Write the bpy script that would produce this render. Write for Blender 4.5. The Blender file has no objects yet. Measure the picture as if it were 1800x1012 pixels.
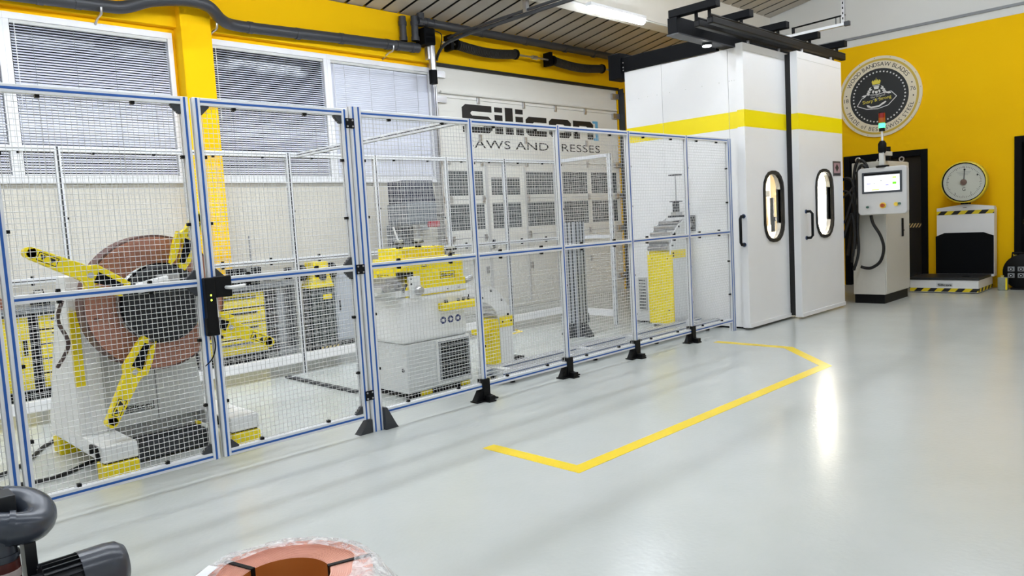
import bpy, math, random
from mathutils import Vector, Matrix
random.seed(7)
S = bpy.context.scene
COL = S.collection

# ---------------------------------------------------------------- camera
F_PX, YAW, PITCH, ROLL = 1312.03, 0.777010, -0.0865498, -0.0565220
cam_d = bpy.data.cameras.new('camera'); cam = bpy.data.objects.new('camera', cam_d); COL.objects.link(cam)
cam_d.sensor_fit = 'HORIZONTAL'; cam_d.sensor_width = 36.0; cam_d.lens = 36.0 * F_PX / 1800.0
cam_d.clip_start = 0.05; cam_d.clip_end = 200
fw = Vector((math.sin(YAW) * math.cos(PITCH), math.cos(YAW) * math.cos(PITCH), math.sin(PITCH)))
rt = Vector((math.cos(YAW), -math.sin(YAW), 0)); up = rt.cross(fw)
c_, s_ = math.cos(ROLL), math.sin(ROLL)
rt, up = c_ * rt + s_ * up, -s_ * rt + c_ * up
cam.matrix_world = Matrix(((rt.x, up.x, -fw.x, 0), (rt.y, up.y, -fw.y, 0), (rt.z, up.z, -fw.z, 1.45), (0, 0, 0, 1)))
S.camera = cam
# ---------------------------------------------------------------- world (dusk outside the blinds) and exposure
w = bpy.data.worlds.new('world'); S.world = w; w.use_nodes = True
w.node_tree.nodes['Background'].inputs[0].default_value = (0.02, 0.028, 0.05, 1)
w.node_tree.nodes['Background'].inputs[1].default_value = 1.0
S.view_settings.view_transform = 'Standard'; S.view_settings.look = 'None'
S.view_settings.gamma = 1.0; S.view_settings.use_curve_mapping = False
S.view_settings.exposure = 1.06
TUBE = 25.5          # emission strength of the ceiling tube diffusers
BOOTH_TUBE = 16.0    # lamps inside the machine booth

# ---------------------------------------------------------------- materials
def lin(c):
    return tuple(((v / 255.0) / 12.92 if v <= 10 else ((v / 255.0 + 0.055) / 1.055) ** 2.4) for v in c)
MATS = {}
def mat(name, rgb, rough=0.5, metal=0.0, var=0.04, scale=6.0, bump=0.0, emit=0.0, spec=0.5, trans=0.0, alpha=1.0, coat=0.0):
    if name in MATS: return MATS[name]
    m = bpy.data.materials.new(name); m.use_nodes = True
    nt = m.node_tree; b = nt.nodes['Principled BSDF']
    c = lin(rgb)
    tc = nt.nodes.new('ShaderNodeTexCoord')
    nz = nt.nodes.new('ShaderNodeTexNoise'); nz.inputs['Scale'].default_value = scale; nz.inputs['Detail'].default_value = 3
    nt.links.new(tc.outputs['Object'], nz.inputs['Vector'])
    mx = nt.nodes.new('ShaderNodeMix'); mx.data_type = 'RGBA'
    mx.inputs[6].default_value = (c[0] * (1 - var), c[1] * (1 - var), c[2] * (1 - var), 1)
    mx.inputs[7].default_value = (min(1, c[0] * (1 + var)), min(1, c[1] * (1 + var)), min(1, c[2] * (1 + var)), 1)
    nt.links.new(nz.outputs['Fac'], mx.inputs[0])
    nt.links.new(mx.outputs[2], b.inputs['Base Color'])
    b.inputs['Roughness'].default_value = rough; b.inputs['Metallic'].default_value = metal
    b.inputs['Specular IOR Level'].default_value = spec
    b.inputs['Transmission Weight'].default_value = trans
    b.inputs['Alpha'].default_value = alpha
    b.inputs['Coat Weight'].default_value = coat
    if emit:
        nt.links.new(mx.outputs[2], b.inputs['Emission Color']); b.inputs['Emission Strength'].default_value = emit
    if bump:
        bp = nt.nodes.new('ShaderNodeBump'); bp.inputs['Strength'].default_value = bump
        bp.inputs['Distance'].default_value = 0.01
        nt.links.new(nz.outputs['Fac'], bp.inputs['Height']); nt.links.new(bp.outputs[0], b.inputs['Normal'])
    MATS[name] = m
    return m
def stripes(name, a, b_, scale, direction, rough=0.5):
    """diagonal two-colour hazard tape; direction = vector in object space along which the bands repeat"""
    m = bpy.data.materials.new(name); m.use_nodes = True; nt = m.node_tree; b = nt.nodes['Principled BSDF']
    tc = nt.nodes.new('ShaderNodeTexCoord')
    d = nt.nodes.new('ShaderNodeVectorMath'); d.operation = 'DOT_PRODUCT'; d.inputs[1].default_value = direction
    nt.links.new(tc.outputs['Object'], d.inputs[0])
    k = nt.nodes.new('ShaderNodeMath'); k.operation = 'MULTIPLY'; k.inputs[1].default_value = scale
    nt.links.new(d.outputs['Value'], k.inputs[0])
    f = nt.nodes.new('ShaderNodeMath'); f.operation = 'FRACT'; nt.links.new(k.outputs[0], f.inputs[0])
    g = nt.nodes.new('ShaderNodeMath'); g.operation = 'GREATER_THAN'; g.inputs[1].default_value = 0.5
    nt.links.new(f.outputs[0], g.inputs[0])
    mx = nt.nodes.new('ShaderNodeMix'); mx.data_type = 'RGBA'
    mx.inputs[6].default_value = (*lin(a), 1); mx.inputs[7].default_value = (*lin(b_), 1)
    nt.links.new(g.outputs[0], mx.inputs[0]); nt.links.new(mx.outputs[2], b.inputs['Base Color'])
    b.inputs['Roughness'].default_value = rough
    return m
YEL_WALL = mat('yellow wall paint', (255, 198, 0), 0.85, var=0.05, scale=1.3, bump=0.05, spec=0.2)
WHT_WALL = mat('white wall paint', (226, 226, 222), 0.8, var=0.03, scale=1.0, bump=0.05)
CREAM_WALL = mat('cream wall paint', (206, 201, 187), 0.8, var=0.03, scale=1.0, bump=0.05)
WHITE = mat('white powder coat', (236, 236, 236), 0.32, var=0.015)
WHITE_PL = mat('white plastic', (232, 233, 235), 0.45, var=0.015)
DOORWHITE = mat('door white', (232, 231, 224), 0.5, var=0.02)
LGREY = mat('light grey paint', (205, 206, 202), 0.4, var=0.02)
MGREY = mat('mid grey paint', (140, 143, 146), 0.45, var=0.05)
DGREY = mat('dark grey paint', (48, 51, 56), 0.45, var=0.06)
ALU = mat('anodised aluminium', (226, 228, 231), 0.34, metal=0.2, var=0.03)
STEEL = mat('bright steel', (190, 190, 192), 0.28, metal=0.9, var=0.05)
WIRE = mat('galvanised wire', (206, 206, 204), 0.4, metal=0.3, var=0.08, scale=30)
BLUE = mat('blue slot strip', (28, 88, 168), 0.45, var=0.03)
BLACK = mat('black plastic', (11, 12, 14), 0.5, var=0.1, spec=.2)
BLACKM = mat('black metal', (8, 10, 14), 0.6, var=0.1, spec=.12)
RUBBER = mat('black rubber', (18, 18, 19), 0.6, var=0.1)
MYEL = mat('machine yellow', (246, 222, 0), 0.4, var=0.03)
COPPER = mat('coppery strip steel', (188, 134, 114), 0.42, metal=0.15, var=0.08, scale=9)
PIPE = mat('grey pvc pipe', (58, 60, 65), 0.4, var=0.06)
PIPE_D = mat('dark grey pvc pipe', (62, 68, 78), 0.25, var=0.06)
GLASS_D = mat('dark glazing', (74, 80, 84), 0.15, var=0.1, scale=3)
GLASS_N = mat('night window glass', (22, 25, 32), 0.05, var=0.05)
INK = mat('black print', (20, 20, 22), 0.5, var=0.02)
SKYB = mat('light blue print', (104, 178, 222), 0.5, var=0.02)
LAMP = mat('lit tube diffuser', (238, 245, 255), 0.4, var=0.0, emit=TUBE)

# ---------------------------------------------------------------- geometry helpers
class MB:
    def __init__(s): s.v = []; s.f = []
    def add(s, vs, fs):
        k = len(s.v); s.v += [tuple(p) for p in vs]; s.f += [tuple(i + k for i in f) for f in fs]; return s
    def box(s, x0, x1, y0, y1, z0, z1):
        vs = [(x, y, z) for x in (x0, x1) for y in (y0, y1) for z in (z0, z1)]
        return s.add(vs, [(0, 1, 3, 2), (4, 6, 7, 5), (0, 4, 5, 1), (2, 3, 7, 6), (0, 2, 6, 4), (1, 5, 7, 3)])
    def bar(s, p, q, w, h, upv=(0, 0, 1)):
        """rectangular bar from p to q, w across, h along upv"""
        p = Vector(p); q = Vector(q); d = (q - p).normalized(); u = Vector(upv)
        a = d.cross(u)
        if a.length < 1e-5: a = d.cross(Vector((0, 1, 0)))
        a.normalize(); u = a.cross(d).normalized()
        vs = [e + a * (sx * w / 2) + u * (sz * h / 2) for e in (p, q) for sx in (-1, 1) for sz in (-1, 1)]
        return s.add(vs, [(0, 1, 3, 2), (4, 6, 7, 5), (0, 4, 5, 1), (2, 3, 7, 6), (0, 2, 6, 4), (1, 5, 7, 3)])
    def tube(s, pts, r, n=8, caps=True):
        pts = [Vector(p) for p in pts]; rs = r if isinstance(r, (list, tuple)) else [r] * len(pts)
        t0 = (pts[1] - pts[0]).normalized(); a = t0.orthogonal().normalized(); vs = []; m = len(pts)
        for i, p in enumerate(pts):
            t = (pts[min(i + 1, m - 1)] - pts[max(i - 1, 0)])
            t = t.normalized() if t.length > 1e-9 else t0
            a = (a - t * a.dot(t)); a = a.normalized() if a.length > 1e-6 else t.orthogonal().normalized()
            b = t.cross(a)
            for j in range(n):
                g = 2 * math.pi * j / n; vs.append(p + (a * math.cos(g) + b * math.sin(g)) * rs[i])
        fs = [(i * n + j, i * n + (j + 1) % n, (i + 1) * n + (j + 1) % n, (i + 1) * n + j) for i in range(m - 1) for j in range(n)]
        if caps: fs += [tuple(range(n))[::-1], tuple(range((m - 1) * n, m * n))]
        return s.add(vs, fs)
    def cyl(s, p, q, r, r2=None, n=16, caps=True):
        return s.tube([p, q], [r, r if r2 is None else r2], n, caps)
    def lathe(s, prof, origin, axis=(0, 0, 1), n=24, a0=0.0, a1=2 * math.pi):
        """prof: list of (radius, height along axis)"""
        ax = Vector(axis).normalized(); a = ax.orthogonal().normalized(); b = ax.cross(a); o = Vector(origin)
        full = abs(a1 - a0 - 2 * math.pi) < 1e-6; k = n if full else n + 1; vs = []
        for r, h in prof:
            for j in range(k):
                g = a0 + (a1 - a0) * j / n; vs.append(o + ax * h + (a * math.cos(g) + b * math.sin(g)) * r)
        fs = []
        for i in range(len(prof) - 1):
            for j in range(n):
                j2 = (j + 1) % k; fs.append((i * k + j, i * k + j2, (i + 1) * k + j2, (i + 1) * k + j))
        return s.add(vs, fs)
    def prism(s, poly, o, u, v, depth, hole=None):
        """2-D polygon (list of (a, b)) at o spanned by u, v, extruded by depth along u x v"""
        o = Vector(o); u = Vector(u); v = Vector(v); nrm = u.cross(v).normalized(); n = len(poly)
        vs = [o + u * a + v * b for a, b in poly] + [o + u * a + v * b + nrm * depth for a, b in poly]
        fs = [(i, (i + 1) % n, n + (i + 1) % n, n + i) for i in range(n)]
        if hole is None:
            fs += [tuple(range(n))[::-1], tuple(range(n, 2 * n))]
            return s.add(vs, fs)
        # hole has the same number of points as poly: ring
        vs += [o + u * a + v * b for a, b in hole] + [o + u * a + v * b + nrm * depth for a, b in hole]
        for i in range(n):
            j = (i + 1) % n
            fs += [(2 * n + j, 2 * n + i, 3 * n + i, 3 * n + j), (j, i, 2 * n + i, 2 * n + j), (n + i, n + j, 3 * n + j, 3 * n + i)]
        return s.add(vs, fs)
    def mesh(s, name, m, smooth=False):
        me = bpy.data.meshes.new(name); me.from_pydata(s.v, [], s.f); me.materials.append(m)
        if smooth:
            for p in me.polygons: p.use_smooth = True
        me.update(); return me
    def obj(s, name, m, parent=None, smooth=False, bevel=0.0, label=None, kind=None, seg=2):
        return link(name, s.mesh(name, m, smooth), parent, bevel=bevel, label=label, kind=kind, seg=seg, smooth=smooth)
def link(name, me, parent=None, mtx=None, bevel=0.0, label=None, kind=None, seg=2, smooth=False):
    o = bpy.data.objects.new(name, me); COL.objects.link(o)
    if parent is not None:
        o.parent = parent
        if parent.type == 'EMPTY': o.matrix_parent_inverse = Matrix.Translation(-parent.location)
    if mtx is not None: o.matrix_basis = mtx
    if bevel:
        md = o.modifiers.new('bevel', 'BEVEL'); md.width = bevel; md.segments = seg; md.limit_method = 'ANGLE'; md.angle_limit = math.radians(50)
    if smooth:
        md = o.modifiers.new('edges', 'EDGE_SPLIT'); md.split_angle = math.radians(42)
    if label: o['label'] = label
    if kind: o['kind'] = kind
    return o
def thing(name, loc, label, cat, group=None):
    o = bpy.data.objects.new(name, None); COL.objects.link(o); o.location = loc; o.empty_display_size = 0.1
    o['label'] = label; o['category'] = cat
    if group: o['group'] = group
    return o
def tag(o, label, cat, group=None):
    o['label'] = label; o['category'] = cat
    if group: o['group'] = group
    return o
def struct(o): o['kind'] = 'structure'; return o
def B(*a): return MB().box(*a)
def T(x, y, z): return Matrix.Translation((x, y, z))
def rrect(x0, y0, x1, y1, r, n=4):
    pts = []
    for cx, cy, g0 in ((x1 - r, y0 + r, -90), (x1 - r, y1 - r, 0), (x0 + r, y1 - r, 90), (x0 + r, y0 + r, 180)):
        for i in range(n + 1):
            g = math.radians(g0 + 90 * i / n); pts.append((cx + r * math.cos(g), cy + r * math.sin(g)))
    return pts
def circ(cx, cy, r, n=24): return [(cx + r * math.cos(2 * math.pi * i / n), cy + r * math.sin(2 * math.pi * i / n)) for i in range(n)]
def arc(c, r, a0, a1, n, u, v):
    c = Vector(c); u = Vector(u); v = Vector(v)
    return [c + u * (r * math.cos(a0 + (a1 - a0) * i / n)) + v * (r * math.sin(a0 + (a1 - a0) * i / n)) for i in range(n + 1)]
def smoothpath(pts, k=6):
    """Catmull-Rom through the points"""
    P = [Vector(p) for p in pts]; out = []
    for i in range(len(P) - 1):
        a = P[max(i - 1, 0)]; b = P[i]; c = P[i + 1]; d = P[min(i + 2, len(P) - 1)]
        for j in range(k):
            t = j / k; out.append(0.5 * ((2 * b) + (c - a) * t + (2 * a - 5 * b + 4 * c - d) * t * t + (3 * b - a - 3 * c + d) * t ** 3))
    out.append(P[-1]); return out
_txt = {}
def text_polys(s):
    """flat mesh of a string in the built-in font: (verts2d, faces, width), unit size"""
    if s in _txt: return _txt[s]
    cu = bpy.data.curves.new('txt', 'FONT'); cu.body = s; cu.resolution_u = 3
    o = bpy.data.objects.new('txt', cu); COL.objects.link(o)
    dg = bpy.context.evaluated_depsgraph_get(); me = bpy.data.meshes.new_from_object(o.evaluated_get(dg))
    v = [(p.co.x, p.co.y) for p in me.vertices]; f = [tuple(p.vertices) for p in me.polygons]
    bpy.data.objects.remove(o); bpy.data.curves.remove(cu); bpy.data.meshes.remove(me)
    x0 = min((p[0] for p in v), default=0); x1 = max((p[0] for p in v), default=0)
    v = [(a - x0, b) for a, b in v]
    _txt[s] = (v, f, x1 - x0); return _txt[s]
def put_text(mb, s, o, u, v, width, height, shear=0.0):
    """lay string s into a width x height box (cap height) with its lower left corner at o"""
    vs, fs, wd = text_polys(s); o = Vector(o); u = Vector(u); v = Vector(v)
    hs = height / 0.70; ws = width / max(wd, 1e-6)
    mb.add([o + u * (a * ws + shear * b * hs) + v * (b * hs) for a, b in vs], fs); return mb
def put_text_arc(mb, s, c, u, v, r, height, a0, a1, inward=False, wide=1.0):
    """letters along a circle from angle a0 to a1 (degrees); inward: bottom arc, letters upright"""
    c = Vector(c); u = Vector(u); v = Vector(v); hs = height / 0.70; adv = []
    for ch in s: adv.append(0.38 if ch == ' ' else text_polys(ch)[2] + 0.12)
    tot = sum(adv); pos = 0.0
    for ch, ad in zip(s, adv):
        mid = (pos + ad / 2) / tot; pos += ad; a = math.radians(a0 + (a1 - a0) * mid)
        if ch == ' ': continue
        vs, fs, wd = text_polys(ch)
        rad = u * math.cos(a) + v * math.sin(a); tan = -u * math.sin(a) + v * math.cos(a)
        U, V = (tan, -rad) if inward else (-tan, rad)
        o = c + rad * (r + (height if inward else 0))
        mb.add([o + U * ((p - wd / 2) * hs * wide) + V * (q * hs) for p, q in vs], fs)
    return mb
def logo(mb, o, u, v, w, h, depth=0.002, bracket=None):
    """heavy square-cut seven-letter word mark in a w x h box; bracket: second builder for the corner mark"""
    R = []  # rectangles in letter units, height 1
    def r(x0, y0, x1, y1): R.append((x0, y0, x1, y1))
    def rp(x0, y0, x1, y1, rad=0.12): R.append(rrect(x0, y0, x1, y1, min(rad, (x1 - x0) / 2.01, (y1 - y0) / 2.01), 3))
    S0 = [(0.12, 1), (1.0, 1), (1.0, .77), (.33, .77), (.28, .72), (.28, .66), (.33, .61), (.88, .61), (1.0, .49), (1.0, .12), (.88, 0), (0, 0), (0, .22), (.68, .22), (.73, .27), (.73, .34), (.68, .39), (.12, .39), (0, .51), (0, .88)]
    polys = [S0]
    x = 1.10
    for kind in 'ili':
        if kind == 'i': polys += [[(x, 0), (x + .28, 0), (x + .28, .70), (x, .70)], [(x, .80), (x + .28, .80), (x + .28, .98), (x, .98)]]
        else: polys += [[(x, 0), (x + .28, 0), (x + .28, 1), (x, 1)]]
        x += .38
    X = x
    polys += [[(X + .12, .74), (X + .82, .74), (X + .82, .54), (X + .32, .54), (X + .27, .49), (X + .27, .26), (X + .32, .21), (X + .82, .21), (X + .82, 0), (X + .12, 0), (X, .12), (X, .62)]]
    X += .92
    polys += [[(X + .12, .74), (X + .45, .74), (X + .45, .54), (X + .32, .54), (X + .27, .49), (X + .27, .26), (X + .32, .21), (X + .45, .21), (X + .45, 0), (X + .12, 0), (X, .12), (X, .62)],
              [(X + .45, 0), (X + .45, .21), (X + .60, .21), (X + .65, .26), (X + .65, .49), (X + .60, .54), (X + .45, .54), (X + .45, .74), (X + .80, .74), (X + .92, .62), (X + .92, .12), (X + .80, 0)]]
    X += 1.02
    polys += [[(X, 0), (X + .27, 0), (X + .27, .54), (X + .58, .54), (X + .63, .49), (X + .63, 0), (X + .90, 0), (X + .90, .62), (X + .78, .74), (X, .74)]]
    X += .90
    full = X + .24
    k = w / full; u = Vector(u); v = Vector(v)
    for p in polys: mb.prism(p, o, u * k, v * h, depth)
    br = [(X - .02, .78), (X + .22, .78), (X + .22, -.04), (X + .02, -.04), (X + .02, .06), (X + .10, .06), (X + .10, .68), (X - .02, .68)]
    (bracket or mb).prism(br, o, u * k, v * h, depth)
    return mb
UX, UY, UZ = Vector((1, 0, 0)), Vector((0, 1, 0)), Vector((0, 0, 1))
NY = Vector((0, -1, 0))
# ================================================================ THE ROOM
YW, XR = 9.07, 13.75            # window wall and right wall
X0, Y0 = -7.0, -6.0             # the hall behind the camera
RIDGE = 1.5
def roof_z(y): return 4.58 + 0.175 * (YW - y) if y >= RIDGE else 4.58 + 0.175 * (YW - RIDGE) - 0.175 * (RIDGE - y)
# floor: glossy pale grey epoxy
def floor_mat():
    m = bpy.data.materials.new('epoxy floor'); m.use_nodes = True; nt = m.node_tree; b = nt.nodes['Principled BSDF']
    tc = nt.nodes.new('ShaderNodeTexCoord')
    n1 = nt.nodes.new('ShaderNodeTexNoise'); n1.inputs['Scale'].default_value = 0.55; n1.inputs['Detail'].default_value = 5; n1.inputs['Roughness'].default_value = 0.6
    n2 = nt.nodes.new('ShaderNodeTexNoise'); n2.inputs['Scale'].default_value = 38.0; n2.inputs['Detail'].default_value = 1
    mp = nt.nodes.new('ShaderNodeMapping'); mp.inputs['Location'].default_value = (.137, .291, .373); nt.links.new(tc.outputs['Object'], mp.inputs['Vector'])
    for n in (n1, n2): nt.links.new(mp.outputs[0], n.inputs['Vector'])
    r1 = nt.nodes.new('ShaderNodeValToRGB'); r1.color_ramp.elements[0].position = 0.3; r1.color_ramp.elements[1].position = 0.7
    r1.color_ramp.elements[0].color = (*lin((186, 190, 184)), 1); r1.color_ramp.elements[1].color = (*lin((199, 202, 198)), 1)
    nt.links.new(n1.outputs['Fac'], r1.inputs[0])
    nt.links.new(r1.outputs[0], b.inputs['Base Color'])
    rr = nt.nodes.new('ShaderNodeMapRange'); rr.inputs[3].default_value = 0.20; rr.inputs[4].default_value = 0.24
    nt.links.new(n1.outputs['Fac'], rr.inputs[0]); nt.links.new(rr.outputs[0], b.inputs['Roughness'])
    bp = nt.nodes.new('ShaderNodeBump'); bp.inputs['Strength'].default_value = 0.25; bp.inputs['Distance'].default_value = 0.003
    nt.links.new(n2.outputs['Fac'], bp.inputs['Height']); nt.links.new(bp.outputs[0], b.inputs['Normal'])
    return m
struct(B(X0, XR + .2, Y0, YW + .2, -0.15, 0).obj('floor', floor_mat()))
# painted yellow marking on the floor, one continuous line
LINEY = mat('yellow floor paint', (244, 212, 20), 0.3, var=0.03)
def strip(pts, w, z=0.0015):
    mb = MB(); P = [Vector((a, b, 0)) for a, b in pts]; L = []; R = []
    for i, p in enumerate(P):
        d0 = (P[i] - P[i - 1]).normalized() if i else (P[1] - P[0]).normalized()
        d1 = (P[i + 1] - P[i]).normalized() if i < len(P) - 1 else d0
        n0 = Vector((-d0.y, d0.x, 0)); n1 = Vector((-d1.y, d1.x, 0)); n = (n0 + n1).normalized(); k = (w / 2) / max(n.dot(n0), .3)
        L.append(p + n * k); R.append(p - n * k)
    for i in range(len(P) - 1):
        a, b, c, d = L[i], L[i + 1], R[i + 1], R[i]
        mb.add([(q.x, q.y, 0.0) for q in (a, b, c, d)] + [(q.x, q.y, z) for q in (a, b, c, d)], [(4, 7, 6, 5), (0, 1, 5, 4), (1, 2, 6, 5), (2, 3, 7, 6), (3, 0, 4, 7)])
    return mb
o = strip([(3.21, 3.57), (3.21, 2.80), (6.69, 2.80), (7.40, 3.48), (7.40, 4.32)], 0.10).obj('floor_marking', LINEY)
tag(o, 'yellow safety line painted on the grey floor in front of the fence', 'floor marking')
o = strip([(7.42, 7.9), (7.0, 7.0), (6.4, 6.9)], 0.06).obj('floor_marking', LINEY)
tag(o, 'short yellow floor line inside the fenced area behind the column', 'floor marking')

# ---- window wall: cream below the sill, yellow piers and lintel, three window openings and the door opening
WIN = [(0.10, 1.885), (1.885, 3.56), (3.97, 5.60), (5.60, 7.40)]     # x-ranges of the glazed fields
ZS, ZT = 2.17, 3.87
wb = MB()
wb.box(X0, 7.47, YW, YW + .3, 0, ZS - .0)                        # apron under the windows
struct(wb.obj('wall_back', CREAM_WALL))
wy = MB()
for a, b in ((X0, 0.10), (3.56, 3.97), ): wy.box(a, b, YW, YW + .3, ZS, ZT)
wy.box(X0, 7.47, YW, YW + .3, ZT, 5.2); wy.box(7.40, 7.50, YW, YW + .3, ZS, ZT)
wy.box(7.47, 12.12, YW, YW + .3, 3.93, 5.2); wy.box(12.12, XR, YW, YW + .3, 0, 5.2)
struct(wy.obj('wall_back', YEL_WALL))
struct(B(3.60, 3.96, YW - .22, YW, 0, 4.22).obj('trim_1', YEL_WALL, bevel=.01))          # pier
struct(B(X0, 7.47, YW - .10, YW, 3.93, 4.58).obj('trim_2', YEL_WALL, bevel=.01))        # lintel beam
struct(B(X0, 7.46, YW - .06, YW, ZS - .035, ZS).obj('trim_3', WHITE_PL, bevel=.004))        # sill board
WFR = mat('white window frame', (236, 237, 240), 0.4, var=0.02)
for n, (a, b) in enumerate(WIN, 1):
    fr = MB()
    for q in ((a, b, ZT - .07, ZT), (a, b, ZS, ZS + .05), (a, a + .055, ZS + .05, ZT - .07), (b - .055, b, ZS + .05, ZT - .07)):
        fr.box(q[0], q[1], YW - .05, YW + .06, q[2], q[3])
    f = struct(fr.obj(f'window_{n}', WFR, bevel=.004))
    B(a + .05, b - .05, YW + .03, YW + .04, ZS + .045, ZT - .065).obj('pane', GLASS_N, f)
# ---- venetian blinds
BL = mat('blind slat', (226, 229, 240), 0.45, var=0.02)
def blind(i, a, b, tilt, label):
    t = thing('venetian_blind', ((a + b) / 2, YW - .02, ZS + .06), label, 'blind', 'venetian blinds in the window wall')
    B(a + .06, b - .06, YW - .04, YW, ZT - .105, ZT - .072).obj('head_rail', LGREY, t)
    mb = MB(); z = ZT - .125; wd = .0165; k = 0
    while z > ZS + .08:
        g = math.radians(tilt(z)); dy, dz = math.cos(g) * wd, math.sin(g) * wd
        y = YW - .018
        vs = []
        for x in (a + .065, b - .065):
            vs += [(x, y - dy, z - dz), (x, y, z + .0025), (x, y + dy, z + dz)]
        mb.add(vs, [(0, 1, 4, 3), (1, 2, 5, 4)]); z -= .0275
    mb.obj('slats', BL, t, kind='stuff')
    B(a + .065, b - .065, YW - .03, YW - .005, ZS + .055, ZS + .07).obj('bottom_rail', WHITE_PL, t)
    for k in range(1, 5):
        x = a + .06 + (b - a - .12) * (k - .5) / 4
        MB().cyl((x, YW - .036, ZS + .06), (x, YW - .036, ZT - .1), .0018, n=5).obj('ladder_cord', MGREY, t)
    MB().cyl((a + .10, YW - .045, 2.9), (a + .10, YW - .045, ZT - .1), .004, n=6).obj('tilt_wand', WHITE_PL, t)
fade = lambda lo, hi: (lambda z: lo + (hi - lo) * max(0, min(1, (ZT - z) / 1.0)) if z > 2.55 else lo + 6)
blind(1, *WIN[0], fade(30, 56), 'slatted white blind in the window at the left edge of the photo')
blind(2, *WIN[1], fade(30, 56), 'slatted white blind in the window left of the yellow pier')
blind(3, *WIN[2], fade(27, 42), 'slatted white blind with dark gaps just right of the yellow pier')
blind(4, *WIN[3], lambda z: 68, 'closed pale blind in the window next to the roller door')

# ---- right wall: yellow below, white above, two dark doorways
D1 = (3.99, 5.35, 2.29); D2 = (1.60, 2.77, 2.34)     # y0, y1, height
ZL = 4.17
rw = MB()
rw.box(XR, XR + .3, D1[1], YW, 0, ZL); rw.box(XR, XR + .3, D2[1], D1[0], 0, ZL); rw.box(XR, XR + .3, Y0, D2[0], 0, ZL)
rw.box(XR, XR + .3, D1[0], D1[1], D1[2], ZL); rw.box(XR, XR + .3, D2[0], D2[1], D2[2], ZL)
struct(rw.obj('wall_right', YEL_WALL))
struct(B(XR, XR + .3, Y0, YW, ZL, 6.3).obj('wall_right', WHT_WALL))
struct(B(XR - .03, XR, Y0, 6.2, 4.29, 4.33).obj('trim_4', MGREY))                       # cable strip on the white wall
HAZ_D = stripes('beige dashes', (20, 22, 26), (214, 186, 120), 22.0, (0, 1, .6))
for n, d in ((1, D1), (2, D2)):
    dr = struct(B(XR + .12, XR + .16, d[0] + .09, d[1] - .09, 0.01, d[2] - .09).obj(f'door_{n}', mat('near black door', (24, 29, 36), .25, var=.05), bevel=.003))
    f = MB()
    for q in ((d[0], d[0] + .10, 0, d[2]), (d[1] - .10, d[1], 0, d[2]), (d[0] + .10, d[1] - .10, d[2] - .10, d[2])): f.box(XR - .03, XR + .12, q[0], q[1], q[2], q[3])
    f.obj('door_frame', BLACKM, dr, bevel=.006)
    B(XR + .115, XR + .12, d[0] + .10, d[1] - .10, .99, 1.06).obj('dashed_tape', HAZ_D, dr)
# ---- front and left walls of the hall (behind the camera)
struct(B(X0 - .2, X0, Y0, YW + .3, 0, 6.3).obj('wall_left', WHT_WALL))
struct(B(X0 - .2, XR + .3, Y0 - .2, Y0, 0, 6.3).obj('wall_front', WHT_WALL))
# ---- ceiling: ribbed trays running up the slope, white girder, purlins
CEIL = mat('ribbed ceiling sheet', (186, 181, 172), 0.5, var=0.03)
CEIL_D = mat('ceiling joint', (58, 55, 50), 0.6, var=0.05)
cm = MB()
ya, yb = YW + .2, RIDGE
def sheet(mb, x0, x1, y0, y1, dz, th=.02):
    z0, z1 = roof_z(min(y0, YW)) + dz - (.175 * (y0 - YW) if y0 > YW else 0), roof_z(y1) + dz
    vs = [(x, y, z + t) for x in (x0, x1) for y, z in ((y0, z0), (y1, z1)) for t in (0, th)]
    mb.add(vs, [(0, 1, 3, 2), (4, 6, 7, 5), (0, 4, 5, 1), (2, 3, 7, 6), (0, 2, 6, 4), (1, 5, 7, 3)])
sheet(cm, X0, XR, ya, yb, .055); sheet(cm, X0, XR, Y0, yb, .055)
CE = struct(cm.obj('ceiling', CEIL_D))
PITCHX = .30
me_tray = None
x = XR - PITCHX / 2
while x > 2.2:
    if me_tray is None:
        t = MB(); h = PITCHX / 2 - .026
        za, zb = 4.58 - .175 * .2, roof_z(RIDGE)
        vs = [(sx * h, y, z + dz) for dz in (0, .006) for y, z in ((ya, za), (yb, zb)) for sx in (-1, 1)]
        TF = [(0, 1, 3, 2), (4, 6, 7, 5), (0, 4, 5, 1), (2, 3, 7, 6), (0, 2, 6, 4), (1, 5, 7, 3)]
        t.add(vs, TF); me_tray = t.mesh('ceiling_panel', CEIL)
    link('ceiling_panel', me_tray, CE, T(x, 0, 0)); x -= PITCHX
rest = MB()
while x > X0: rest.add([(p[0] + x, p[1], p[2]) for p in [tuple(v.co) for v in me_tray.vertices]], TF); x -= PITCHX
rest.obj('ceiling_panels', CEIL, CE, kind='stuff')
BEAM = mat('white girder', (224, 220, 210), 0.6, var=0.03)
struct(B(X0, XR, 6.66, 6.86, 4.398, roof_z(6.66) + .03).obj('trim_5', BEAM, bevel=.01))
struct(B(X0, XR, 6.60, 6.92, 4.36, 4.40).obj('trim_6', BEAM))
struct(B(X0, XR, 1.7, 1.9, 5.35, roof_z(1.9) + .04).obj('trim_7', BEAM))
struct(B(X0, XR, -2.6, -2.4, 4.5, roof_z(-2.6) + .04).obj('trim_8', BEAM))
# conduit under the girder
o = MB().cyl((X0 + .1, 6.585, 4.335), (XR - .02, 6.585, 4.335), .014, n=8).obj('cable_conduit', LGREY); tag(o, 'thin pale conduit running under the white ceiling girder', 'conduit')
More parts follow.
